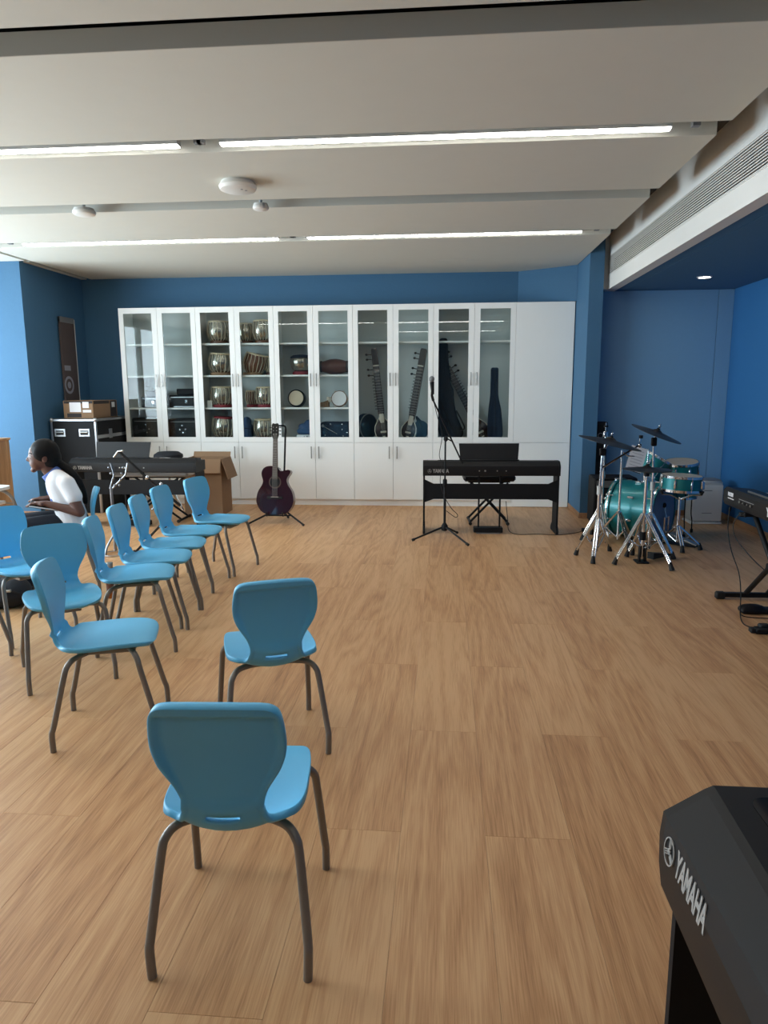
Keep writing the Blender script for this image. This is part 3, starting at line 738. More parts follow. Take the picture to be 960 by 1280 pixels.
for k in range(18):
    z = .80 - .62 * (1 - 2 ** (-(k + 1) / 12)); fb.box(-.024, .024, -.0092, -.008, z - .0009, z + .0009, GA)
stuff(fb.build('frets', 'brushed', gt, smooth=0))
sr = MB()
for k in range(6): x = -.018 + k * .0072; sr.tube([GA @ Vector((x * 1.4, -.014, .188)), GA @ Vector((x, -.011, .80)), GA @ Vector((x, -.006, .86))], .0009, 4)
stuff(sr.build('strings', 'brushed', gt))
hs = MB().prism([(-.022, .80), (.022, .80), (.036, .835), (.038, .95), (.026, .968), (0, .962), (-.026, .968), (-.038, .95), (-.036, .835)], -.004, .014, 'Y', GA).build('headstock', 'black_gloss', gt, smooth=0)
for s in (-1, 1):
    for k in range(3):
        z = .852 + k * .036
        MB().tube([GA @ Vector((s * .036, .006, z)), GA @ Vector((s * .052, .006, z))], .004, 8).ball(tuple(GA @ Vector((s * .056, .006, z))), (.006, .004, .008), 10, 6).build('tuning_peg', 'black_satin', hs)
        MB().tube([GA @ Vector((s * .018, -.004, z)), GA @ Vector((s * .018, -.012, z))], .004, 8).build('tuner_post', 'chrome', hs)
st = thing('guitar_stand', 'black tripod guitar stand holding the red guitar', 'guitar stand', (-1.755, 7.36, 0))
MB().cyl((.02, .09, .12), (.055, .16, .99), .010).build('upright', 'black_matte', st)
MB().tube(cr_spline([(.055, .16, .93), (.056, .165, .985), (.045, .16, 1.02), (.0, .13, 1.025), (-.03, .10, 1.02)], 6), .009, 8).build('neck_yoke', 'black_matte', st)
for (x, y) in ((-.30, -.19), (.30, -.20), (.04, .24)):
    MB().tube([(.0, .06, .155), (x * .98, y * .98, .018)], .010, 10).build('leg', 'black_matte', st)
    MB().tube([(x * .95, y * .95, .020), (x, y, .0135)], .0130, 10).build('foot', 'rubber', st)
MB().tube([(-.15, -.055, .088), (.15, -.06, .088)], .008, 8).build('brace', 'black_matte', st)
MB().tube(cr_spline([(-.11, .05, .09), (-.115, -.08, .088), (-.115, -.115, .10), (-.115, -.12, .135)], 5), .008, 8).build('cradle_arm', 'rubber', st)
MB().tube(cr_spline([(.06, .05, .09), (.06, -.08, .088), (.06, -.115, .10), (.06, -.12, .135)], 5), .008, 8).build('cradle_arm', 'rubber', st)

# ------------------------------------------------------------------ left corner: flight case, cartons, open box
fc = thing('flight_case', 'black flight case with aluminium edges and recessed handles', 'flight case', (-4.19, 8.22, 0))
x0, x1, y0, y1, zt = -.31, .235, -.40, .56, 1.085
MB().box(x0 + .004, x1 - .004, y0 + .004, y1 - .004, .0, zt - .004).build('body', 'black_matte', fc, smooth=0)
e = .026
def edge(a, b, c, d, e_, f): MB().cbox(a, b, c, d, e_, f, .004).build('edge_rail', 'alu', fc, smooth=0)
for x in (x0, x1 - e): edge(x, x + e, y0 - .001, y0 + e, 0.001, zt - .02); edge(x, x + e, y1 - e, y1, 0.001, zt - .02)
for y in (y0 - .001, y1 - e): edge(x0, x1, y, y + e, zt - e, zt)
for x in (x0, x1 - e): edge(x, x + e, y0 + e, y1 - e, zt - e, zt)
edge(x1 - .012, x1 + .001, y0 + e, y1 - e, .86, .90)
for x in (x0, x1):
    MB().ball((x + (.012 if x < 0 else -.012), y0 + .012, zt - .012), .026, 14, 8).build('ball_corner', 'alu', fc)
for x in (-.20, .09):
    hp = MB().cbox(x - .065, x + .065, y0 - .004, y0 + .004, .885, .975, .003).build('handle_plate', 'alu', fc, smooth=0)
    MB().box(x - .045, x + .045, y0 - .0055, y0 - .004, .905, .955).build('recess', 'black_matte', hp, smooth=0)
    MB().tube([(x - .045, y0 - .012, .935), (x + .045, y0 - .012, .935)], .009, 8).build('grip', 'alu', hp)
MB().cbox(x1 - .002, x1 + .006, -.10, -.02, .85, .96, .003).build('latch', 'alu', fc, smooth=0)
cb = thing('cardboard_box', 'printed brown carton with white labels on top of the flight case', 'box', (-4.17, 8.20, 1.086))
MB().cbox(-.20, .155, -.30, .30, 0, .205, .003).build('carton', 'card', cb, smooth=0)
MB().box(-.125, .01, -.302, -.3002, .075, .185).build('label_sheet', 'paper', cb, smooth=0)
MB().box(.03, .105, -.302, -.3002, .12, .19).build('label_sheet', 'paper', cb, smooth=0)
MB().box(.03, .13, -.302, -.3002, .07, .10).build('label_sheet', 'paper', cb, smooth=0)
MB().box(-.16, .01, -.301, -.3001, .015, .060).build('print_block', 'card_print', cb, smooth=0)
MB().box(-.19, .15, -.301, -.3001, .172, .20).build('print_block', 'card_print', cb, smooth=0)
MB().box(.1551, .156, -.28, .10, .165, .20).build('print_block', 'card_print', cb, smooth=0)
MB().box(.1551, .156, .12, .28, .01, .20).build('print_block', 'card_print', cb, smooth=0)
MB().box(.1561, .157, .16, .24, .12, .18).build('label_sheet', 'pale_grey', cb, smooth=0)
tp = thing('tall_carton', 'tall narrow brown cardboard sheet with a printed ring, against the left wall', 'cardboard', (-4.52, 8.39, 0))
MB().cbox(-.010, .012, -.165, .165, 0.001, 2.262, .002).build('sheet', 'card_dark', tp, smooth=0)
MB().box(-.008, .016, .158, .167, 0.01, 2.25).build('torn_edge', 'pale_grey', tp, smooth=0)
MB().box(-.008, .016, -.165, .157, 2.20, 2.263).build('top_flap', 'grey_panel', tp, smooth=0)
MB().lathe([(.075, 0), (.105, 0), (.105, .002), (.075, .002)], 32, T((.012, -.06, 1.47)) @ Ry(PI / 2), True).build('printed_ring', 'print_grey', tp)
MB().lathe([(0, 0), (.04, 0), (.04, .002), (0, .002)], 24, T((.012, -.06, 1.47)) @ Ry(PI / 2)).build('printed_disc', 'print_grey', tp)
MB().box(.012, .0135, -.14, .0, 1.64, 1.70).build('printed_bar', 'print_grey', tp, smooth=0)
ob = thing('open_carton', 'open brown cardboard box with raised flaps behind the left piano', 'box', (-2.72, 7.93, 0))
w, d, h = .22, .18, .64
MB().box(-w, w, -d, -d + .005, 0.0005, h).build('front_wall', 'card', ob, smooth=0)
MB().box(-w, w, d - .005, d, 0.0005, h).build('back_wall', 'card', ob, smooth=0)
MB().box(-w, -w + .005, -d + .005, d - .005, 0.0005, h).build('side_wall', 'card', ob, smooth=0)
MB().box(w - .005, w, -d + .005, d - .005, 0.0005, h).build('side_wall', 'card', ob, smooth=0)
MB().box(-w + .005, w - .005, -d + .005, d - .005, 0.0005, .006).build('bottom', 'card', ob, smooth=0)
MB().box(0, .005, -d, d, -.24, 0, T((w, 0, h)) @ Ry(math.radians(-18))).build('flap', 'card', ob, smooth=0)
MB().box(-w, w, 0, .005, 0, .06, T((0, d, h)) @ Rx(math.radians(-30))).build('flap', 'card', ob, smooth=0)
MB().box(-w, w, -.004, .0, -.16, 0, T((0, -d, h)) @ Rx(math.radians(-14))).build('flap', 'card', ob, smooth=0)

# chrome folding stand and boom among the left chairs
cs = thing('boom_stand', 'black boom arm with chrome clamps standing behind the left chairs', 'stand', (-2.62, 5.95, 0))
MB().tube([(-.19, -.02, .885), (.02, .02, .66), (.30, .06, .40)], .012, 10).build('boom_arm', 'black_satin', cs)
MB().cyl((.16, .04, .16), (.16, .04, .535), .012).build('pole', 'black_satin', cs)
MB().tube([(-.24, -.02, .835), (-.20, -.02, .885), (-.15, -.03, .892)], .008, 8).build('wing_screw', 'brushed', cs)
MB().cbox(.13, .19, .01, .07, .48, .58, .012).build('clamp', 'chrome', cs)
for q in ((.16, .0, .60), (.13, .01, .57), (.19, .01, .56), (.04, .0, .66)): MB().ball(q, .016, 12, 8).build('clamp_bolt', 'chrome', cs)
for (x, y) in ((.42, -.12), (-.06, -.10), (.16, .34)):
    MB().tube([(.16, .04, .27), (x, y, .0185)], .011, 8).build('leg', 'black_satin', cs)
    MB().tube([(x - .02, y, .016), (x + .02, y, .016)], .0155, 8).build('foot', 'rubber', cs)
sn = thing('folded_stand', 'chrome folded drum hardware stand with small tripod base at left', 'stand', (-2.84, 5.80, 0))
MB().cyl((0, 0, .035), (0, 0, .60), .013).build('tube', 'steel_dark', sn)
MB().cyl((0, 0, .20), (0, 0, .27), .022).build('collar', 'grey_plastic', sn)
for a in (0, 120, 240):
    c, s_ = math.cos(math.radians(a)), math.sin(math.radians(a))
    MB().tube(cr_spline([(.012 * c, .012 * s_, .17), (.08 * c, .08 * s_, .08), (.10 * c, .10 * s_, .012)], 5), .010, 8).build('leg', 'steel_dark', sn)
MB().lathe([(.095, .006), (.105, .006), (.105, .016), (.095, .016)], 24, closed=True).build('base_ring', 'alu', sn)
for s in (-1, 1):
    MB().tube([(s * .01, 0, .58), (s * .05 + .09, -.01, .70), (s * .075 + .09, -.01, .80)], .008, 8).build('basket_arm', 'steel_dark', sn)
    for k in range(4): MB().ball((s * (.02 + .014 * k) + .06, -.012, .61 + .05 * k), .011, 10, 6).build('hinge', 'steel_dark', sn)

# backpack, bottle
bp = thing('backpack', 'black backpack lying on the floor under the left chairs', 'backpack', (-2.96, 4.30, 0), 0.25)
g = MB().cbox(-.24, .20, -.14, .15, .003, .19, .06); g.ball((.12, -.02, .10), (.12, .14, .095)); g.ball((-.14, 0, .12), (.12, .15, .10))
finish('bag', g, 'fabric_black', bp, .012, 8)
MB().tube(cr_spline([(-.20, -.13, .15), (-.05, -.165, .175), (.10, -.165, .16), (.20, -.12, .11)], 6), .007, 6).build('zip', 'rubber', bp)
MB().tube(cr_spline([(.0, .02, .19), (.05, .02, .23), (.11, .0, .22), (.14, -.02, .185)], 6), .010, 8).build('strap', 'fabric_black', bp)
MB().cbox(.13, .16, -.168, -.150, .135, .150, .002).build('zip_pull', 'brushed', bp)
bo = thing('drink_bottle', 'slim amber bottle with a metal cap standing behind the chairs', 'bottle', (-2.278, 4.545, 0))
MB().lathe([(0, 0.001), (.026, .001), (.030, .006), (.030, .17), (.024, .20), (.0215, .205), (.0215, .215), (0, .215)], 28).build('bottle_body', 'amber', bo)
MB().lathe([(0, .215), (.023, .215), (.0235, .245), (.021, .250), (0, .250)], 28).build('cap', 'brushed', bo)
MB().lathe([(.0302, .05), (.0306, .05), (.0306, .13), (.0302, .13)], 28, closed=True).build('sleeve', 'brown_leather', bo)

# oak unit and small white table at the left edge
ou = thing('oak_unit', 'light oak wooden unit standing against the window side at far left', 'cabinet', (-4.735, 6.35, 0))
MB().cbox(-.55, .50, -.26, .26, .06, .935, .004).build('carcass', 'oak_panel', ou, smooth=0)
MB().cbox(-.56, .51, -.27, .27, .935, .957, .003).build('top', 'oak_panel', ou, smooth=0)
MB().box(-.55, .495, -.268, -.2605, .53, .556).build('rail', 'grey_panel', ou, smooth=0)
MB().box(-.52, .46, -.22, .22, 0.0005, .06).build('plinth', 'black_matte', ou, smooth=0)
for x in (-.28, .22): MB().cbox(x - .22, x + .22, -.268, -.2605, .57, .925, .002).build('door', 'oak_panel', ou, smooth=0)
wt = thing('white_table', 'small white table with grey bent tube frame at the left edge', 'table', (-3.69, 5.20, 0))
poly = [(.255 * c_, .20 * s_) for c_, s_ in [(math.copysign(abs(math.cos(a)) ** .5, math.cos(a)), math.copysign(abs(math.sin(a)) ** .5, math.sin(a))) for a in [i * PI / 20 + .001 for i in range(40)]]]
MB().prism(poly, .64, .662, 'Z').build('tabletop', 'pale_grey', wt, smooth=30)
for y in (-.14, .14):
    MB().tube(cr_spline([(-.18, y, .632), (.05, y, .632), (.16, y, .625), (.23, y, .585), (.27, y, .50), (.29, y, .30), (.30, y, .0)], 5), .013, 10).build('leg', 'leg_grey', wt)
    MB().tube([(-.18, y, .632), (-.20, y, .0)], .013, 10).build('leg', 'leg_grey', wt)
MB().cbox(-.19, .20, -.13, .13, .52, .545, .004).build('lower_shelf', 'pale_grey', wt)
for y in (-.14, .14): MB().tube([(-.19, y, .532), (.265, y, .52)], .007, 8).build('shelf_rail', 'leg_grey', wt)

# ------------------------------------------------------------------ drum kit
def tripod(t, feet, z_top, base=(0, 0), zb=.07):
    bx, by = base
    for (x, y) in feet:
        d = Vector((x - bx, y - by, 0)); n_ = Vector((-d.y, d.x, 0)).normalized() * .010
        lg = MB()
        for s in (-1, 1):
            lg.tube([Vector((bx, by, z_top)) + d * .06 + n_ * s, Vector((bx, by, 0)) + d * .94 + n_ * s + Vector((0, 0, .05))], .0085, 8)
        lg.tube([Vector((bx, by, z_top)) + d * .045 - n_ * 1.2, Vector((bx, by, z_top)) + d * .045 + n_ * 1.2], .011, 8)
        mid = Vector((bx, by, z_top)) * .45 + Vector((x, y, .05)) * .55; mid.z = z_top * .45 + .05 * .55
        lg.tube([mid, Vector((bx, by, zb)) + d * .05], .006, 8)
        l_ = lg.build('leg', 'chrome', t)
        MB().tube([Vector((bx, by, .062)) + d * .925, Vector((bx, by, .003)) + d * 1.01], [.013, .021], 12).build('rubber_foot', 'rubber', l_)
def cymbal(t, c, r, tilt_x, tilt_y, material='cymbal_dark', name='cymbal'):
    M = T(c) @ Ry(tilt_y) @ Rx(tilt_x)
    k = r / .2
    prof = [(0.005, .022 * k), (.015 * k, .021 * k), (.030 * k, .012 * k), (.038 * k, .006 * k), (.11 * k, -.004 * k), (.2 * k, -.017 * k), (.2 * k, -.0185 * k), (.11 * k, -.0055 * k), (.038 * k, .0045 * k), (.030 * k, .0105 * k), (.015 * k, .0195 * k), (0.005, .0205 * k)]
    o = MB().lathe(prof, 48, M, True).build(name, material, t, smooth=30)
    MB().cyl(M @ Vector((0, 0, .018 * k)), M @ Vector((0, 0, .018 * k + .014)), .013, 12).build('felt', 'black_matte', t)
    MB().cyl(M @ Vector((0, 0, .018 * k + .014)), M @ Vector((0, 0, .018 * k + .05)), .0045, 8).ball(tuple(M @ Vector((0, 0, .018 * k + .03))), .012, 10, 6).build('wing_nut', 'chrome', t)
    return o
def loc(P, b): return (P[0] - b[0], P[1] - b[1])
B = (1.272, 5.93)
cst = thing('cymbal_stand', 'chrome cymbal stand at the left of the drum kit with tilted dark cymbal', 'cymbal stand', (B[0], B[1], 0))
tripod(cst, [loc((1.124, 6.03), B), loc((1.204, 5.725), B), loc((1.443, 6.20), B)], .34)
MB().cyl((0, 0, .06), (0, 0, .58), .0125, 12).build('lower_tube', 'chrome', cst)
MB().cyl((0, 0, .56), (.012, 0, .90), .0095, 12).build('upper_tube', 'chrome', cst)
MB().cyl((0, 0, .54), (0, 0, .61), .020, 12).build('collar', 'grey_plastic', cst)
MB().cbox(-.012, .036, -.018, .018, .86, .92, .006).build('tilter', 'black_matte', cst)
MB().tube([(.012, 0, .89), (.055, .0, .965)], .008, 8).build('tilter_arm', 'chrome', cst)
cymbal(cst, (.070, 0, .985), .255, math.radians(3), math.radians(13))
MB().tube([(.005, .0, .755), (.10, .03, .81), (.33, .10, .94)], .0085, 8).build('boom_arm', 'chrome', cst)
MB().tube([(.33, .10, .93), (.335, .10, 1.005)], .0085, 8).build('boom_post', 'chrome', cst)
MB().ball((.33, .10, .935), .018, 12, 8).build('boom_tilter', 'chrome', cst)
MB().cyl((.337, .10, .995), (.337, .10, 1.02), .016, 12).build('boom_felt', 'black_matte', cst)

B = (1.607, 5.80)
hh = thing('hi_hat_stand', 'chrome hi-hat stand with a pair of dark cymbals, front of the drum kit', 'hi-hat', (B[0], B[1], 0))
tripod(hh, [loc((1.371, 5.71), B), loc((1.771, 5.545), B), loc((1.60, 6.06), B)], .40, zb=.12)
MB().cyl((0, 0, .05), (.002, 0, .70), .0135, 12).build('lower_tube', 'chrome', hh)
MB().cyl((.002, 0, .68), (.006, 0, .93), .006, 10).build('pull_rod', 'chrome', hh)
MB().cyl((0, 0, .19), (0, 0, .255), .024, 14).build('spring_housing', 'black_matte', hh)
MB().cyl((.002, 0, .71), (.002, 0, .752), .021, 14).build('seat_cup', 'black_matte', hh)
cymbal(hh, (.003, 0, .778), .186, 0, math.radians(1.5), name='top_cymbal')
MB().lathe([(.005, -.022), (.03, -.012), (.11, .003), (.186, .014), (.186, .0125), (.11, .001), (.03, -.014), (.005, -.024)], 48, T((.003, 0, .750)), True).build('bottom_cymbal', 'cymbal_dark', hh)
pd_ = MB().cbox(-.028, -.014, -.03, .015, .010, .14, .003).cbox(.016, .030, -.03, .015, .010, .14, .003).build('pedal_frame', 'black_satin', hh)
MB().cbox(-.05, .05, -.05, .07, .0005, .014, .004).build('base_plate', 'black_satin', hh)
MB().prism([(.03, .02), (.30, .02), (.30, .028), (.03, .075)], -.03, .03, 'X').build('foot_board', 'black_satin', hh, loc=(0.06, .03, 0), rot=(0, 0, math.radians(-50)), smooth=0)

B = (1.735, 6.06)
rd = thing('cymbal_stand', 'tall chrome stand carrying the highest dark cymbal of the drum kit', 'cymbal stand', (B[0], B[1], 0))
tripod(rd, [loc((1.536, 5.99), B), loc((1.90, 5.93), B), loc((1.78, 6.31), B)], .36)
MB().cyl((0, 0, .06), (0, 0, .60), .0125, 12).build('lower_tube', 'chrome', rd)
MB().cyl((0, 0, .58), (-.012, 0, .98), .0095, 12).build('upper_tube', 'chrome', rd)
MB().cyl((0, 0, .56), (0, 0, .63), .020, 12).build('collar', 'grey_plastic', rd)
MB().cbox(-.032, .010, -.018, .018, .93, 1.0, .006).build('tilter', 'black_matte', rd)
MB().tube([(-.012, 0, .98), (.005, .0, 1.035)], .008, 8).build('tilter_arm', 'chrome', rd)
cymbal(rd, (.010, 0, 1.046), .212, math.radians(8), math.radians(20))

def drum(parent, name, M, r, h, head='drum_head', lugs=8, shell='teal_lacquer'):
    # axis +z of M: batter head at z=h
    o = MB().lathe([(0, .004), (r - .003, .004), (r, .008), (r, h - .008), (r - .003, h - .004), (0, h - .004)], 44, M).build(name, shell, parent, smooth=35)
    up = o
    for z0 in (0.0, h - .022):
        MB().lathe([(r + .001, z0), (r + .010, z0), (r + .010, z0 + .022), (r + .001, z0 + .022)], 44, M, True).build('hoop', 'chrome', up, smooth=35)
    MB().lathe([(0, h - .0035), (r - .004, h - .0035), (r - .004, h - .001), (0, h - .001)], 40, M).build('head', head, up, smooth=35)
    lg = None
    for k in range(lugs):
        a = 2 * PI * k / lugs + .2; X = M @ Rz(a)
        MB().cbox(r - .002, r + .014, -.009, .009, h * .5 - min(.035, h * .25), h * .5 + min(.035, h * .25), .004, X).tube([X @ Vector((r + .011, 0, .008)), X @ Vector((r + .011, 0, h - .008))], .0035, 6).build('lug', 'chrome', up)
    return o
bd = thing('bass_drum', 'large teal bass drum lying on its side with two rack toms mounted', 'drum', (1.66, 6.88, 0))
MBD = T((0, 0, .283)) @ Rz(math.radians(-38)) @ Ry(PI / 2)
R_, L_ = .262, .43
MB().lathe([(0, .004), (R_ - .003, .004), (R_, .008), (R_, L_ - .008), (R_ - .003, L_ - .004), (0, L_ - .004)], 56, MBD).build('shell', 'teal_lacquer', bd, smooth=35)
for z0 in (-.012, L_ - .026):
    MB().lathe([(R_ - .004, z0), (R_ + .016, z0), (R_ + .016, z0 + .038), (R_ - .004, z0 + .038)], 56, MBD, True).build('hoop', 'teal_lacquer', bd, smooth=35)
    MB().lathe([(R_ + .0162, z0 + .011), (R_ + .0175, z0 + .011), (R_ + .0175, z0 + .027), (R_ + .0162, z0 + .027)], 56, MBD, True).build('hoop_inlay', 'chrome', bd, smooth=35)
MB().lathe([(0, -.004), (R_ - .005, -.004), (R_ - .005, 0), (0, 0)], 48, MBD).build('front_head', 'black_matte', bd, smooth=35)
MB().lathe([(0, L_), (R_ - .005, L_), (R_ - .005, L_ + .004), (0, L_ + .004)], 48, MBD).build('batter_head', 'drum_head_clear', bd, smooth=35)
for k in range(8):
    X = MBD @ Rz(2 * PI * k / 8 + .25)
    MB().cbox(R_ - .002, R_ + .018, -.011, .011, L_ * .5 - .03, L_ * .5 + .03, .005, X).build('lug', 'chrome', bd)
    for z0, z1 in ((-.014, .06), (L_ - .06, L_ + .014)):
        MB().tube([X @ Vector((R_ + .024, 0, z0)), X @ Vector((R_ + .024, 0, z1))], .0045, 6).cbox(R_ + .014, R_ + .030, -.010, .010, (z0 if z0 < 0 else z1 - .02), (z0 + .02 if z0 < 0 else z1), .003, X).build('claw', 'chrome', bd)
for s in (-1, 1):
    MB().tube([Rz(math.radians(-38)) @ Vector((.06, s * .235, .23)), Rz(math.radians(-38)) @ Vector((-.03, s * .36, .004))], .008, 8).build('spur', 'chrome', bd)
MB().tube([(.19, -.15, .535), (.19, -.15, .66)], .014, 10).build('tom_post', 'chrome', bd)
MB().cbox(.15, .23, -.18, -.12, .535, .552, .004).build('post_plate', 'chrome', bd)
MB().tube([(.19, -.15, .63), (.25, -.08, .66)], .011, 8).tube([(.19, -.15, .645), (.46, -.06, .64)], .011, 8).build('tom_arm', 'chrome', bd)
drum(bd, 'rack_tom', T((.235, -.05, .600)) @ Ry(math.radians(30)) @ Rx(math.radians(4)), .140, .20)
drum(bd, 'rack_tom', T((.545, -.05, .575)) @ Ry(math.radians(-4)) @ Rx(math.radians(7)), .150, .155)
sd = thing('snare_drum', 'bright teal snare drum on a folding chrome stand at the right of the kit', 'drum', (2.055, 6.35, 0))
drum(sd, 'snare', T((0, 0, .515)) @ Ry(math.radians(2)), .168, .14)
MB().cbox(.150, .188, -.05, .0, .53, .60, .006).build('strainer', 'chrome', sd)
MB().cyl((0, 0, .06), (0, 0, .46), .012, 12).build('stand_tube', 'chrome', sd)
for a in (80, 200, 320):
    c, s_ = math.cos(math.radians(a)), math.sin(math.radians(a))
    MB().tube([(0, 0, .44), (.10 * c, .10 * s_, .488), (.185 * c, .185 * s_, .497)], .008, 8).build('basket_arm', 'chrome', sd)
    MB().tube([(.180 * c, .180 * s_, .497), (.195 * c, .195 * s_, .53)], .012, 8).build('basket_grip', 'rubber', sd)
tripod(sd, [loc((2.048, 6.17), (2.055, 6.35)), loc((2.238, 6.29), (2.055, 6.35)), loc((1.95, 6.52), (2.055, 6.35))], .20, zb=.06)
ft = thing('floor_tom', 'teal floor tom on bent legs behind the snare drum', 'drum', (2.26, 6.99, 0))
drum(ft, 'shell', T((0, 0, .36)), .145, .20)
for a in (30, 150, 270):
    c, s_ = math.cos(math.radians(a)), math.sin(math.radians(a))
    MB().tube(cr_spline([(.166 * c, .166 * s_, .50), (.166 * c, .166 * s_, .22), (.185 * c, .185 * s_, .12), (.19 * c, .19 * s_, .012)], 5), .006, 8).build('leg', 'black_satin', ft)
    MB().cyl((.19 * c, .19 * s_, .0), (.19 * c, .19 * s_, .035), .013, 10).build('rubber_foot', 'rubber', ft)
    MB().cbox(.146, .178, -.014, .014, .42, .48, .004, Rz(math.radians(a))).build('leg_bracket', 'chrome', ft)
pl = thing('bass_drum_pedal', 'chrome and black kick pedal at the right side of the bass drum', 'pedal', (2.05, 6.575, 0), math.radians(-38))
MB().cbox(-.03, .26, -.055, .055, .0005, .012, .004).build('base_plate', 'black_satin', pl)
MB().prism([(-.02, .10), (.26, .014), (.26, .024), (-.02, .112)], -.035, .035, 'Y').build('foot_board', 'brushed', pl, smooth=0)
for s in (-1, 1): MB().tube([(-.03, s * .05, .012), (-.03, s * .045, .24)], .009, 8).build('post', 'chrome', pl)
MB().tube([(-.03, -.05, .235), (-.03, .05, .235)], .007, 8).build('axle', 'chrome', pl)
MB().tube([(-.03, 0, .235), (-.055, 0, .33)], .005, 8).build('beater_rod', 'chrome', pl)
MB().ball((-.055, 0, .345), (.018, .024, .024), 12, 8).build('beater', 'black_matte', pl)
ms = thing('sheet_stand', 'chrome stand holding a white music sheet beside the toms', 'music stand', (1.57, 6.47, 0))
tripod(ms, [(-.19, .12), (.05, -.22), (.16, .16)], .30)
MB().cyl((0, 0, .05), (0, 0, .86), .011, 12).build('pole', 'chrome', ms)
MB().tube([(0, 0, .85), (.05, .0, .81), (.13, .01, .80)], .008, 8).build('arm', 'chrome', ms)
PM = T((.125, -.005, .775)) @ Ry(math.radians(17)) @ Rx(math.radians(-14))
MB().box(-.068, .068, .002, .006, -.11, .11, PM).build('desk', 'black_matte', ms, smooth=0)
MB().box(-.072, .072, -.0005, .0015, -.105, .118, PM).build('sheet', 'paper', ms, smooth=0)
pr_ = MB()
for k in range(7): pr_.box(-.05, .05, -.0009, -.0006, .08 - k * .027, .083 - k * .027, PM)
stuff(pr_.build('notation_lines', 'print_grey', ms, smooth=0))
# speaker tower, amplifier and spare stand behind
sp = thing('column_speaker', 'tall black column speaker standing behind the blue pillar', 'speaker', (1.655, 7.915, 0))
MB().cbox(-.055, .085, -.07, .09, .0005, 1.045, .006).build('cabinet', 'black_plastic', sp)
MB().box(-.045, .075, -.076, -.0705, .62, 1.02).build('grille', 'black_matte', sp, smooth=0)
MB().lathe([(.022, 0), (.03, 0), (.03, .004), (.022, .004)], 24, T((.012, -.0775, .90)) @ Rx(PI / 2), True).build('cone_ring', 'grey_panel', sp)
am = thing('amplifier', 'black box amplifier half hidden behind the drum hardware', 'amplifier', (1.68, 7.52, 0))
MB().cbox(-.15, .28, -.15, .17, .015, .50, .012).build('cabinet', 'black_matte', am)
MB().box(-.12, .25, -.156, -.1505, .05, .38).build('grille', 'fabric_black', am, smooth=0)
MB().box(-.13, .26, -.155, -.1505, .40, .47).build('control_strip', 'grey_panel', am, smooth=0)
for x in (-.12, .25):
    for y in (-.12, .14): MB().cyl((x, y, 0.0), (x, y, .0155), .016, 12).build('foot', 'rubber', am)
ss = thing('cymbal_stand', 'bare chrome stand without a cymbal between amplifier and bass drum', 'cymbal stand', (1.47, 6.72, 0))
tripod(ss, [(-.19, -.10), (.02, -.20), (-.04, .20)], .33)
MB().cyl((0, 0, .06), (0, 0, .62), .0125, 12).build('lower_tube', 'chrome', ss)
MB().cyl((0, 0, .60), (.005, 0, 1.00), .009, 12).build('upper_tube', 'chrome', ss)
MB().cyl((0, 0, .585), (0, 0, .645), .020, 12).build('collar', 'chrome', ss)
MB().tube([(.005, 0, .99), (.005, 0, 1.09)], .006, 8).cbox(-.015, .025, -.016, .016, .96, 1.01, .005).build('tilter', 'chrome', ss)
MB().cyl((.005, 0, 1.05), (.005, 0, 1.065), .02, 12).build('felt', 'black_matte', ss)
for k in range(5): MB().ball((-.02 + .05 * (k % 2), -.02, .12 + .09 * k), .016, 10, 6).build('clamp_bolt', 'chrome', ss)

# air purifier
ap = thing('air_purifier', 'grey-white air purifier in the alcove corner behind the drums', 'air purifier', (2.715, 7.66, 0))
pw = .152
MB().cbox(-pw, pw, -.13, .12, .022, .455, .022).build('housing', 'grey_plastic', ap)
MB().cbox(-pw + .004, pw - .004, -.134, -.1305, .035, .41, .0015).build('front_panel', 'pale_grey', ap, smooth=0)
MB().cbox(-pw + .015, pw - .015, -.11, .10, .4552, .462, .003).build('top_outlet', 'grey_panel', ap, smooth=0)
MB().cbox(-.04, .04, -.1365, -.1341, .350, .357, .001).build('upper_slot', 'grey_panel', ap, smooth=0)
MB().cbox(-.05, .05, -.1365, -.1341, .115, .121, .001).build('lower_slot', 'grey_panel', ap, smooth=0)
MB().cbox(-pw - .01, pw + .006, -.14, .12, .0005, .022, .006).build('base', 'cab_white', ap)

# ------------------------------------------------------------------ synthesizer on an X stand at the right edge
sy = thing('synthesizer', 'long dark synthesizer on an X stand cut by the right edge', 'synthesizer', (1.955, 5.13, 0.60), math.radians(-90))
Ls = 1.25
sprof = [(.012, 0), (.0, .03), (.0, .10), (.018, .120), (.20, .105), (.20, .075), (.34, .07), (.35, .05), (.35, 0)]
MB().prism(sprof, .012, Ls - .012, 'X').build('body', 'black_plastic', sy, smooth=25)
for a, b in ((0, .012), (Ls - .012, Ls)): MB().prism(sprof, a, b, 'X').build('end_cap', 'black_matte', sy, smooth=25)
MB().box(.05, Ls - .05, .21, .335, .0705, .085).build('keyboard', 'ivory', sy, smooth=0)
o = obj('model_lettering', text_mesh('MX88', .036, .0008, .0014, 1.0), 'logo_white', sy); o.matrix_local = T((.085, -.001, .082)) @ Rx(PI / 2)
MB().box(.085, .185, -.001, .0, .052, .058).build('printed_line', 'logo_white', sy, smooth=0)
o = obj('brand_lettering', text_mesh('YAMAHA', .075, .0008, .0016, 1.0), 'logo_white', sy); o.matrix_local = T((.685, -.001, .055)) @ Rx(PI / 2)
for i, x in enumerate((.28, .31, .335, .37, .40, .43, .455, .48)):
    MB().cyl((x, .003, .055), (x, -.004, .055), .006 if i % 3 else .009, 10).build('jack', 'brushed' if i % 2 == 0 else 'black_matte', sy)
MB().box(.27, .50, -.0008, .0, .072, .0745).build('printed_line', 'grey_plastic', sy, smooth=0)
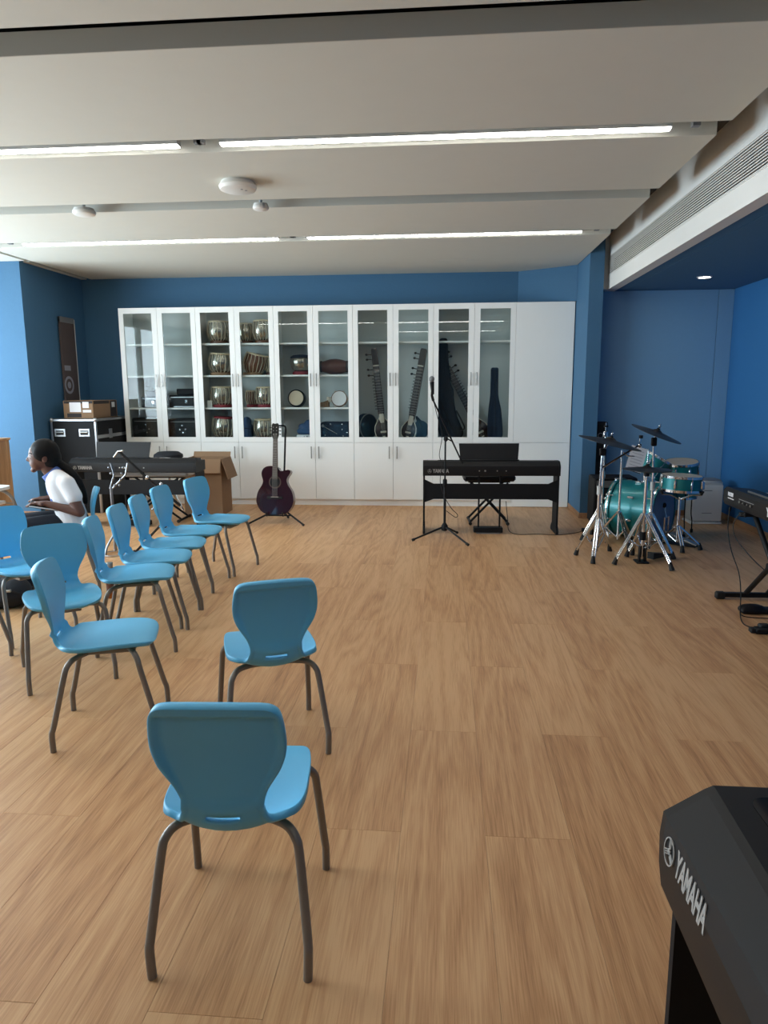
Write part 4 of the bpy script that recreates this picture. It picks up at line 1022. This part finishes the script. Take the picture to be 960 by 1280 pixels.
MB().box(.25, .95, .06, .066, .1165, .128).build('rest_rail', 'brushed', sy, smooth=0)
xs = thing('keyboard_stand', 'black X-shaped keyboard stand at the right edge', 'keyboard stand', (2.13, 4.47, 0))
for s in (-1, 1):
    y = .335 * s
    MB().cbox(-.27, .27, y - .016, y + .016, .014, .046, .004).build('foot_bar', 'black_satin', xs)
    for x in (-.27, .27): MB().cbox(x - .03, x + .03, y - .022, y + .022, .0005, .050, .008).build('foot_cap', 'rubber', xs)
    for q in (-.022, .022):
        pass
for s in (-1, 1):
    MB().tube([(-.10 + s * .0, -.335 * s, .046), (-.10 + s * .0, .30 * s, .574)], .017, 10).build('cross_leg', 'black_satin', xs)
    MB().tube([(.04, -.335 * s, .046), (.04, .30 * s, .574)], .017, 10).build('cross_leg', 'black_satin', xs)
    MB().cbox(-.20, .22, .30 * s - .016, .30 * s + .016, .570, .599, .004).build('top_bar', 'black_satin', xs)
MB().cyl((-.13, 0, .31), (.07, 0, .31), .022, 14).build('pivot', 'black_matte', xs)
c1 = thing('synth_cable', 'thin black cable hanging from the synthesizer to the floor', 'cable', (1.935, 4.95, 0))
MB().tube(cr_spline([(0, 0, .59), (-.012, -.03, .45), (-.005, -.10, .32), (.005, -.22, .20), (-.03, -.36, .10), (-.09, -.52, .02), (-.13, -.66, .004), (-.12, -.74, .004), (-.06, -.76, .004), (.0, -.80, .004), (.05, -.84, .004)], 8), .0035, 6).build('cord', 'rubber', c1)
MB().cyl((0, 0, .575), (0.004, 0, .605), .007, 10).build('plug', 'black_matte', c1)
c2 = thing('synth_cable', 'second black cable looping from the synthesizer toward the right edge', 'cable', (1.945, 4.72, 0))
MB().tube(cr_spline([(0, 0, .59), (-.02, .06, .57), (-.045, .06, .50), (-.03, .02, .42), (.03, -.10, .32), (.10, -.22, .24), (.20, -.35, .14), (.30, -.42, .02), (.42, -.45, .004)], 8), .0035, 6).build('cord', 'rubber', c2)
MB().cyl((0, 0, .575), (0.0, 0, .605), .007, 10).build('plug', 'black_matte', c2)
sp_ = thing('sustain_pedal', 'black sustain pedal lying on the floor under the synthesizer stand', 'pedal', (1.97, 4.50, 0))
g = MB().cbox(-.10, .16, -.045, .045, .001, .035, .01)
g.ball((-.03, 0, .03), (.085, .042, .03)); finish('pedal_body', g, 'black_plastic', sp_, .006, 4)
MB().tube(cr_spline([(-.10, -.02, .012), (-.115, -.06, .005), (-.09, -.10, .004), (.02, -.12, .004), (.16, -.13, .004)], 6), .003, 6).build('cord', 'rubber', sp_)
pa = thing('power_adapter', 'small black power plug on the floor at the right edge', 'plug', (1.90, 4.115, 0))
MB().cbox(-.10, .12, -.028, .028, .0005, .035, .007).build('block', 'black_matte', pa)
MB().cbox(-.125, -.10, -.022, .022, .004, .032, .004).build('collar', 'rubber', pa)

# ------------------------------------------------------------------ what stands inside the cabinets
UX = lambda k: CX + k * CU
Z4 = [CS + .022, 1.19, 1.578, 1.955]        # bottom shelf up to top shelf
YC = 8.715
def tabla(x, y, z, r, h, label, body='tabla_steel', ring='tabla_wood', tilt=(0, 0), top='tabla_skin', rh=.035):
    t = thing('tabla_drum', label, 'drum', (x, y, z), 0, 'tabla drums in the cabinet')
    MB().lathe([(r * .62, 0), (r * .80, 0), (r * .84, rh * .5), (r * .80, rh), (r * .62, rh), (r * .55, rh * .5)], 32, closed=True).build('base_ring', ring, t)
    M = T((0, 0, rh * .7)) @ Ry(tilt[0]) @ Rx(tilt[1]); hh_ = h - rh * .7
    MB().lathe([(0, 0), (r * .55, .0), (r * .82, hh_ * .15), (r, hh_ * .42), (r * .97, hh_ * .68), (r * .84, hh_ * .93), (r * .82, hh_ * .97), (0, hh_ * .97)], 36, M).build('body', body, t)
    MB().lathe([(r * .80, hh_ * .93), (r * .88, hh_ * .92), (r * .90, hh_ * .965), (r * .86, hh_), (r * .5, hh_ * 1.003), (0, hh_ * 1.003), (0, hh_ * .96)], 36, M).build('head', top, t)
    MB().lathe([(0, hh_ * 1.004), (r * .34, hh_ * 1.004), (r * .32, hh_ * 1.012), (0, hh_ * 1.012)], 24, M).build('black_spot', 'black_matte', t)
    g = MB()
    for k in range(18):
        a = 2 * PI * k / 18; da = .05
        pts = [(r * .60, .008), (r * .845, hh_ * .14), (r * 1.012, hh_ * .42), (r * .985, hh_ * .68), (r * .90, hh_ * .93)]
        g.tube([M @ Vector((p * math.cos(a + da * (i % 2)), p * math.sin(a + da * (i % 2)), z_)) for i, (p, z_) in enumerate(pts)], .0042, 5)
    stuff(g.build('lacing_straps', 'tabla_strap', t))
    return t
u = UX(1)
tabla(u + .222, YC - .02, Z4[3], .138, .270, 'tabla on the top shelf of the tabla cabinet, left door')
tabla(u + .238, YC - .02, Z4[2], .166, .265, 'wide tabla with wooden ring on the second shelf, left door', ring='card', tilt=(math.radians(4), 0))
tabla(u + .238, YC - .02, Z4[1], .150, .255, 'tabla with red ring on the third shelf, left door', ring='tabla_red')
tabla(u + .240, YC - .02, Z4[0], .158, .280, 'tabla with a dark red top on the bottom shelf, left door', top='tabla_red', tilt=(math.radians(4), 0))
tabla(u + .545, YC + .02, Z4[3], .112, .245, 'tabla at the left of the top shelf, right door')
tabla(u + .775, YC - .02, Z4[3], .130, .275, 'tabla at the right of the top shelf, right door')
tabla(u + .620, YC, Z4[2], .142, .265, 'slanted wooden tabla on the second shelf, right door', body='tabla_wood', ring='card', tilt=(math.radians(14), 0))
tabla(u + .838, YC + .06, Z4[2], .080, .230, 'narrow tabla half hidden on the second shelf, right door')
tabla(u + .600, YC + .02, Z4[1], .088, .205, 'small dark tabla on the third shelf, right door', body='tabla_wood', ring='tabla_red')
tabla(u + .780, YC - .02, Z4[1], .128, .250, 'shiny tabla on the third shelf, right door', ring='tabla_red')
tabla(u + .750, YC - .02, Z4[0], .134, .255, 'tabla on the bottom shelf, right door, behind the guitar head', ring='tabla_red')
cl = thing('cloth_bundle', 'blue cloth bundle on the bottom shelf beside a tabla', 'cloth', (u + .535, YC, Z4[0]))
g = MB().cbox(-.05, .05, -.08, .08, .001, .20, .03); g.ball((-.01, 0, .22), (.055, .08, .06)); finish('bundle', g, 'blue_cloth', cl, .010, 8)
MB().tube(cr_spline([(-.07, -.082, .13), (0, -.09, .14), (.05, -.082, .13)], 4), .005, 6).build('tie', 'fabric_navy', cl)
tg = tag(MB().cbox(-.03, .03, -.02, .02, 0, .085, .002).build('small_carton', 'pale_grey', None, (u + .10, YC - .10, Z4[1] + .0005)), 'small pale carton beside the red-ringed tabla', 'box')
# left-end cabinet: black cases and rack gear
u = UX(0)
def hard_case(x, z, w, h, label, kind):
    t = thing('equipment_case', label, 'case', (x, YC, z), 0, 'black cases in the left cabinet')
    MB().cbox(-w, w, -.13, .13, 0.001, h, .012).build('shell', 'black_plastic', t)
    if kind == 0:
        for px, pz in ((-.01, h * .68), (.03, h * .50), (.0, h * .34), (-.04, h * .48)):
            MB().lathe([(0, 0), (.011, 0), (.008, .006), (0, .007)], 14, T((px, -.13, pz)) @ Rx(PI / 2)).build('knob', 'chrome', t)
        MB().box(-w + .03, w - .03, -.1325, -.1301, h * .84, h * .87).build('trim_line', 'grey_panel', t, smooth=0)
    else:
        MB().box(-w + .03, w - .03, -.1345, -.1301, h * .80, h * .84).build('silver_line', 'alu', t, smooth=0)
        MB().box(-w + .06, w - .03, -.1345, -.1301, h * .06, h * .10).build('silver_line', 'alu', t, smooth=0)
        MB().cbox(.02, .05, -.138, -.1301, h * .35, h * .62, .003).build('latch', 'chrome', t)
        MB().cbox(-w * .5, w, -.10, .12, h + .0005, h + .075, .008).build('upper_unit', 'black_matte', t)
    return t
hard_case(u + .235, Z4[0], .185, .27, 'black knobbed amplifier at the bottom left of the left cabinet', 0)
hard_case(u + .70, Z4[0], .185, .26, 'black knobbed amplifier at the bottom right of the left cabinet', 0)
hard_case(u + .72, Z4[1], .185, .155, 'black mixer case with silver lines on the right shelf of the left cabinet', 1)
hard_case(u + .30, Z4[1], .12, .135, 'black mixer case with silver lines on the left shelf of the left cabinet', 1)
# mixed-drum cabinet
u = UX(2)
bw = thing('red_base_drum', 'silver bowl drum on a red ring on the second shelf', 'drum', (u + .285, YC, Z4[2]))
MB().lathe([(.075, 0), (.105, 0), (.112, .02), (.105, .04), (.075, .04)], 32, closed=True).build('base_ring', 'tabla_red', bw)
MB().lathe([(0, .035), (.08, .035), (.125, .09), (.14, .15), (.135, .19), (.125, .20), (0, .20)], 36).build('bowl', 'tabla_steel', bw)
MB().lathe([(0, .201), (.128, .201), (.138, .21), (.10, .235), (0, .245)], 36).build('cloth_cover', 'fabric_navy', bw)
fd = thing('frame_drum', 'round dark hand drum with tan skin facing out on the third shelf', 'drum', (u + .225, YC - .03, Z4[1] + .1045))
MF = Rx(PI / 2 - .12)
MB().lathe([(0, -.09), (.085, -.09), (.104, -.04), (.104, .05), (.092, .062), (.092, .055), (0, .055)], 36, MF).build('shell', 'black_satin', fd)
MB().lathe([(0, .056), (.091, .056), (.088, .063), (0, .063)], 36, MF).build('skin', 'drum_head', fd)
tag(finish('folded_cloth', MB().cbox(-.10, .10, -.09, .09, .001, .07, .02).cbox(-.08, .09, -.08, .08, .06, .13, .02).ball((.04, 0, .13), (.06, .07, .05)), 'blue_cloth', None, .010, 8, (u + .31, YC + .05, Z4[0] + .062)), 'blue folded cloths on a white tin in the mixed-drum cabinet', 'cloth')
wb_ = thing('white_tin', 'white printed tin at the bottom of the mixed-drum cabinet', 'tin', (u + .33, YC - .05, Z4[0]))
MB().cbox(-.10, .11, -.09, .09, .001, .062, .008).build('tin_body', 'paper', wb_)
for x in (-.01, .02, .035, .06): MB().box(x, x + .008, -.0915, -.0901, .02, .05).build('printed_mark', 'card_print', wb_, smooth=0)
dh = thing('barrel_drum', 'brown barrel drum lying on the second shelf at right', 'drum', (u + .685, YC, Z4[2] + .0965))
MB().lathe([(0, -.16), (.055, -.16), (.062, -.14), (.090, -.05), (.095, .02), (.085, .09), (.066, .15), (.060, .165), (0, .165)], 36, Ry(PI / 2)).build('barrel', 'brown_leather', dh)
for z0 in (-.165, .150): MB().lathe([(.050, z0), (.068, z0), (.068, z0 + .018), (.050, z0 + .018)], 32, Ry(PI / 2), True).build('rim', 'card_print', dh)
tm_ = thing('tambourine', 'white tambourine leaning on the third shelf at right', 'tambourine', (u + .745, YC - .01, Z4[1] + .0985))
MT = Rx(PI / 2 - .25)
MB().lathe([(.088, -.02), (.098, -.02), (.098, .02), (.088, .02)], 40, MT, True).build('frame', 'neck_wood', tm_)
MB().lathe([(0, .018), (.089, .018), (.089, .022), (0, .022)], 40, MT).build('skin', 'paper', tm_)
for k in range(6):
    X = MT @ Rz(k * PI / 3); MB().lathe([(0, -.004), (.018, -.004), (.018, .004), (0, .004)], 14, X @ T((.098, 0, 0))).build('jingle', 'brushed', tm_)
wbk = thing('wooden_blocks', 'small tan wooden percussion piece beside the tambourine', 'percussion', (u + .565, YC - .05, Z4[1]))
for k in range(5): MB().cbox(-.045 + k * .02, -.029 + k * .02, -.03, .03, .001, .05 + .008 * k, .003).build('tine', 'card', wbk, smooth=0)
MB().lathe([(0, .0), (.03, 0), (.034, .03), (.028, .06), (0, .065)], 20, T((.055, .02, .06))).build('shaker', 'ivory', wbk)
MB().cbox(-.05, .06, .031, .05, .001, .06, .003).build('back_strip', 'neck_wood', wbk, smooth=0)
bt = thing('studded_trunk', 'dark blue studded drum case with silver fittings at the bottom shelf', 'case', (u + .70, YC, Z4[0]))
MB().cbox(-.18, .18, -.12, .13, .001, .215, .02).build('trunk', 'fabric_navy', bt)
for px, pz in ((-.05, .19), (.09, .19), (.09, .13), (-.12, .06), (.10, .05), (.15, .09), (.02, .03)): MB().ball((px, -.121, pz), .010, 10, 6).build('stud', 'chrome', bt)
MB().tube([(-.14, -.128, .17), (.03, -.13, .075)], .005, 8).build('mallet_rod', 'chrome', bt)
MB().ball((-.145, -.128, .172), .018, 12, 8).build('mallet_head', 'alu', bt)
# sitars
def sitar(name, label, base, lean, yaw, L=1.10, r=.105, pegs_side=-1, dark='sitar_dark'):
    t = thing(name, label, 'sitar', base)
    M = Ry(lean) @ Rx(math.radians(-3)) @ Rz(yaw)
    prof = [(0, -.0), (r * .5, r * .08), (r * .88, r * .5), (r, r * 1.0), (r * .92, r * 1.5), (r * .6, r * 2.0), (r * .34, r * 2.35), (r * .30, r * 2.5), (0, r * 2.5)]
    g = MB(); n = 32; V = []; Fs = []
    for (pr2, z) in prof:
        for k in range(n):
            a = 2 * PI * k / n; x, y = pr2 * math.cos(a), pr2 * math.sin(a)
            V.append((x, max(y, -pr2 * .38) if y < 0 else y * .95, z))
    for i in range(len(prof) - 1):
        for k in range(n): Fs.append((i * n + k, i * n + (k + 1) % n, (i + 1) * n + (k + 1) % n, (i + 1) * n + k))
    g.add(V, Fs, M); g.build('gourd', dark, t, smooth=50)
    fr = -r * .38
    ring = [(p * 1.0, z) for p, z in prof]
    for s in (-1, 1):
        MB().tube([M @ Vector((s * (p + .001) * .92, fr * (p / r) - .002, z)) for p, z in prof[1:-1]], .0048, 6).build('binding', 'ivory', t)
    MB().cbox(-.035, .035, fr - .016, fr - .002, r * .75, r * .95, .003, M).build('bridge', 'ivory', t)
    MB().cbox(-.016, .016, fr - .006, fr - .001, r * .30, r * .42, .002, M).build('tail_piece', 'ivory', t)
    z0 = r * 2.3
    MB().prism([(-.030, z0), (.030, z0), (.040, z0 + .10), (.038, L - .30), (.036, L - .02), (.028, L), (-.028, L), (-.036, L - .02), (-.038, L - .30), (-.040, z0 + .10)], -.024, .026, 'Y', M).build('neck', 'sitar_wood', t, smooth=20)
    MB().cbox(-.032, .032, -.030, .0, z0 - .07, z0 + .06, .01, M).build('collar', 'ivory', t)
    MB().box(-.036, .036, -.030, -.024, L - .215, L - .200, M).build('nut', 'ivory', t, smooth=0)
    g = MB()
    for k in range(17):
        z = L - .25 - (L - .25 - z0 - .06) * (1 - (1 - k / 17) ** 1.15)
        g.tube([M @ Vector((-.040, -.026, z)), M @ Vector((0, -.040, z)), M @ Vector((.040, -.026, z))], .0026, 6)
    stuff(g.build('frets', 'brushed', t))
    for z in (L - .07, L - .13, L - .25, L - .32):
        q = MB().tube([M @ Vector((pegs_side * .030, 0, z)), M @ Vector((pegs_side * .085, 0, z + .004))], .0055, 8); q.ball(tuple(M @ Vector((pegs_side * .098, 0, z + .005))), (.017, .012, .014), 12, 8); q.build('tuning_peg', 'sitar_dark', t)
    for k in range(11):
        z = L - .36 - k * .036
        MB().tube([M @ Vector((pegs_side * .034, 0, z)), M @ Vector((pegs_side * .066, 0, z))], .0042, 6).build('small_peg', 'sitar_dark', t)
    g = MB()
    for k in range(5): g.tube([M @ Vector((-.02 + .01 * k, fr - .006, r * .40)), M @ Vector((-.02 + .01 * k, fr - .018, r * .86)), M @ Vector((-.022 + .011 * k, -.038, L - .2))], .0008, 4)
    stuff(g.build('strings', 'alu', t))
    return t
u = UX(3)
sitar('sitar', 'dark sitar leaning left in the sitar cabinet, pegs to the left', (u + .350, YC - .05, Z4[0]), math.radians(-6.5), 0.15, 1.10, .112)
sitar('sitar', 'dark sitar leaning right in the sitar cabinet with bright binding', (u + .640, YC - .05, Z4[0]), math.radians(10), -0.25, 1.10, .102)
gd = thing('blue_gourd_bag', 'blue padded round bag behind the right-leaning sitar', 'bag', (u + .79, YC + .075, Z4[0]))
g = MB().ball((0, 0, .115), (.105, .065, .113)); g.caps((0, 0, .18), (-.05, 0, .27), .04, .015); finish('bag', g, 'fabric_navy', gd, .008, 6)
MB().tube(cr_spline([(-.05, -.02, .27), (-.02, -.06, .22), (.03, -.068, .14)], 5), .005, 6).build('strap', 'fabric_black', gd)
rd2 = thing('round_drum', 'round blue-black frame drum standing on edge at the sitar cabinet left', 'drum', (u + .13, YC, Z4[0] + .158))
MR = Rz(math.radians(52)) @ Rx(PI / 2)
MB().lathe([(.14, -.04), (.156, -.04), (.156, .04), (.14, .04)], 44, MR, True).build('frame', 'fabric_navy', rd2)
MB().lathe([(0, .030), (.141, .030), (.141, .034), (0, .034)], 44, MR).build('skin', 'black_plastic', rd2)
MB().lathe([(.150, .034), (.158, .034), (.158, .044), (.150, .044)], 44, MR, True).build('rim', 'brushed', rd2)
# gig bags
u = UX(4)
b1 = thing('gig_bag', 'tall black tapering instrument bag behind the microphone', 'bag', (u + .175, YC - .02, Z4[0]))
g = MB(); pts = cr_spline([(.05, .0, .115), (.045, .03, .16), (.02, .10, .15), (-.03, .30, .12), (-.045, .60, .085), (-.055, .85, .055), (-.06, 1.08, .04), (-.06, 1.12, .03)], 4)
for i in range(len(pts) - 1):
    a, b = pts[i], pts[i + 1]
    for s in (-1, -.4, .4, 1): g.caps((a[0] + s * a[2] * .62, 0, a[1] + .055), (b[0] + s * b[2] * .62, 0, b[1] + .055), .052 if a[1] < .6 else .032, .052 if b[1] < .6 else .03, 10)
finish('bag', g, 'fabric_black', b1, .010, 8)
MB().tube(cr_spline([(.10, -.05, .35), (.17, -.06, .22), (.20, -.05, .14), (.15, -.05, .10)], 5), .010, 8).build('strap', 'rubber', b1)
MB().tube(cr_spline([(.02, -.056, .15), (-.03, -.06, .5), (-.055, -.04, 1.0)], 6), .004, 6).build('zip', 'rubber', b1)
sitar('long_lute', 'dark long-necked lute leaning left behind the black bags', (u + .625, YC + .035, Z4[0]), math.radians(-28), 0.0, 1.20, .118, 1)
b2 = thing('gig_bag', 'narrow navy bottle-shaped instrument bag in the right door', 'bag', (u + .745, YC - .04, Z4[0]))
g = MB(); pts = cr_spline([(.0, .0, .075), (.0, .03, .085), (-.005, .15, .082), (-.01, .32, .068), (-.018, .46, .045), (-.02, .60, .040), (-.02, .79, .040)], 4)
for i in range(len(pts) - 1):
    a, b = pts[i], pts[i + 1]
    for s in (-1, 0, 1): g.caps((a[0] + s * a[2] * .6, 0, a[1] + .042), (b[0] + s * b[2] * .6, 0, b[1] + .042), a[2] * .42 + .008, b[2] * .42 + .008, 10)
finish('bag', g, 'fabric_navy', b2, .008, 6)
MB().tube(cr_spline([(-.02, -.045, .82), (-.01, -.05, .5), (0, -.055, .10)], 5), .004, 6).build('zip', 'rubber', b2)

# ------------------------------------------------------------------ the seated person
PX, PY = -2.62, 4.75
pn = thing('person', 'person in a white short-sleeved shirt with a long dark ponytail, seated leaning forward', 'person', (PX - .02, PY, 0), math.radians(27))
w2 = lambda x, y, z: ((x + 2.60) * .85 - 2.60 - PX, y - PY, z)   # lean of the upper body
HC = w2(-2.795, 4.75, .968)
g = MB()
g.ball(HC, (.088, .072, .100), 28, 18)                                   # skull
g.ball(w2(-2.835, 4.75, .925), (.052, .055, .062), 24, 16)               # jaw and cheeks
g.ball(w2(-2.868, 4.75, .868), (.020, .024, .018), 16, 10)               # chin
g.ball(w2(-2.866, 4.75, 1.000), (.022, .045, .026), 16, 10)              # brow
g.caps(w2(-2.884, 4.75, .972), w2(-2.905, 4.75, .942), .009, .0125, 12)  # nose
g.ball(w2(-2.893, 4.737, .938), .009, 10, 8); g.ball(w2(-2.893, 4.763, .938), .009, 10, 8)
g.ball(w2(-2.880, 4.75, .912), (.014, .022, .007), 12, 8); g.ball(w2(-2.878, 4.75, .899), (.013, .020, .008), 12, 8)
for s in (-1, 1): g.ball(w2(-2.775, 4.75 + s * .074, .952), (.020, .010, .030), 12, 8)
g.caps(w2(-2.770, 4.75, .90), w2(-2.715, 4.75, .815), .050, .056, 18)    # neck
for s in (-1, 1):
    g.caps(w2(-2.70, 4.75 + s * .03, .80), w2(-2.62, 4.75 + s * .05, .52), .075, .085, 16)
    sh = w2(-2.625, 4.75 + s * .150, .778); el = w2(-2.545, 4.75 + s * .205, .588); wr_ = w2(-2.785, 4.75 + s * .135, .648)
    g.caps(w2(-2.70, 4.75 + s * .04, .80), sh, .05, .045); g.caps(sh, el, .042, .036); g.caps(el, wr_, .036, .023)
    pm = w2(-2.855, 4.75 + s * .110, .648)
    g.caps(wr_, pm, .022, .020); g.caps((wr_[0] - .03, wr_[1] + s * .012, wr_[2]), (pm[0], pm[1] + s * .018, pm[2]), .017, .014); g.caps((wr_[0] - .03, wr_[1] - s * .012, wr_[2]), (pm[0], pm[1] - s * .020, pm[2]), .017, .014)
    for k, (off, ln) in enumerate(((-.030, .058), (-.010, .068), (.010, .064), (.029, .050))):
        a = (pm[0] - .006, pm[1] - s * off, pm[2] + .004); b = (a[0] - ln * .55, a[1] + .002, a[2] - .002); c = (b[0] - ln * .40, b[1], b[2] - .016)
        g.caps(a, b, .0085, .008, 10); g.caps(b, c, .008, .0068, 10)
    a = (wr_[0] - .035, wr_[1] - s * .020, wr_[2] + .004); b = (a[0] - .035, a[1] - s * .022, a[2] + .004); c = (b[0] - .032, b[1] - s * .004, b[2] - .008)
    g.caps(a, b, .012, .0095, 10); g.caps(b, c, .0095, .0075, 10)
    hp_ = w2(-2.60, 4.75 + s * .085, .482); kn = w2(-3.01, 4.75 + s * .115, .490); an_ = w2(-2.98, 4.75 + s * .115, .085)
    g.caps(hp_, kn, .072, .050); g.caps(kn, an_, .048, .034); g.caps((an_[0] + .02, an_[1], .04), (an_[0] - .13, an_[1], .032), .034, .028)
finish('body', g, 'skin', pn, .0045, 4)
g = MB()                                                                 # shirt
for s in (-1, 0, 1):
    g.caps(w2(-2.685, 4.75 + s * .075, .775), w2(-2.645, 4.75 + s * .085, .66), .088, .092, 16)
    g.caps(w2(-2.645, 4.75 + s * .085, .66), w2(-2.600, 4.75 + s * .095, .505), .092, .096, 16)
for s in (-1, 1):
    g.caps(w2(-2.70, 4.75 + s * .05, .812), w2(-2.625, 4.75 + s * .150, .778), .062, .060); g.caps(w2(-2.625, 4.75 + s * .150, .778), w2(-2.578, 4.75 + s * .178, .692), .058, .056)
g.caps(w2(-2.72, 4.75, .825), w2(-2.69, 4.75, .80), .062, .075)
shirt = finish('shirt', g, 'shirt', pn, .007, 8)
col_ = MB().lathe([(.060, -.012), (.072, -.016), (.068, .020), (.058, .022)], 32, T(w2(-2.735, 4.75, .842)) @ Ry(math.radians(-38)), True).build('collar', 'shirt_blue', pn)
MB().ball(w2(-2.762, 4.700, .742), (.020, .045, .052), 14, 10).build('collar_print', 'shirt_blue', pn)
MB().ball(w2(-2.738, 4.640, .665), (.016, .020, .030), 14, 10).build('chest_print', 'shirt_blue', pn)
g = MB()                                                                 # trousers
for s in (-1, 1):
    hp_ = w2(-2.59, 4.75 + s * .085, .490); kn = w2(-3.01, 4.75 + s * .115, .494); an_ = w2(-2.98, 4.75 + s * .115, .11)
    g.caps(hp_, kn, .086, .062); g.caps(kn, an_, .060, .050)
g.caps(w2(-2.58, 4.69, .490), w2(-2.58, 4.81, .490), .086, .086)
finish('trousers', g, 'trousers', pn, .008, 6)
for s in (-1, 1):
    g = MB().caps(w2(-2.975, 4.75 + s * .115, .045), w2(-3.11, 4.75 + s * .115, .038), .042, .036); g.box(*[v - PX for v in (-3.145, -2.935)], *[4.75 + s * .115 + q - PY for q in (-.036, .036)], .002, .02)
    finish('shoe', g, 'black_matte', pn, .007, 4)
g = MB()                                                                 # hair: cap, back of the head, long ponytail
g.ball(w2(-2.775, 4.75, .992), (.096, .082, .092), 28, 18)
g.ball(w2(-2.738, 4.75, .950), (.072, .080, .082), 24, 16)
for s in (-1, 1): g.ball(w2(-2.785, 4.75 + s * .055, .985), (.065, .030, .062), 18, 12)
tail = cr_spline([w2(-2.70, 4.75, .91), w2(-2.645, 4.74, .885), w2(-2.585, 4.72, .84), w2(-2.535, 4.71, .775), w2(-2.508, 4.71, .70), w2(-2.500, 4.71, .63)], 4)
for i in range(len(tail) - 1): g.caps(tail[i], tail[i + 1], .034 - .0008 * i, .034 - .0008 * (i + 1), 12)
finish('hair', g, 'hair', pn, .007, 5)
for s in (-1, 1):
    MB().ball(w2(-2.8760, 4.75 + s * .032, .962), (.008, .011, .0065), 14, 10).build('eye', 'eye_white', pn)
    MB().ball(w2(-2.8835, 4.75 + s * .033, .962), (.003, .006, .0055), 12, 8).build('iris', 'black_gloss', pn)
    MB().tube(cr_spline([w2(-2.890, 4.75 + s * .014, .982), w2(-2.884, 4.75 + s * .034, .988), w2(-2.866, 4.75 + s * .050, .982)], 4), .0035, 6).build('eyebrow', 'hair', pn)
fo = thing('black_folder', 'flat black folder resting on the lap of the seated person', 'folder', (-2.720, 4.705, .606), math.radians(27))
FM = Ry(math.radians(13))
MB().cbox(-.16, .13, -.15, .15, -.008, .008, .003, FM).build('cover', 'black_matte', fo, smooth=0)
MB().box(-.158, .128, -.1515, -.150, -.004, .004, FM).build('edge_highlight', 'pale_grey', fo, smooth=0)  # pale strip paints the highlight line along the folder's near edge
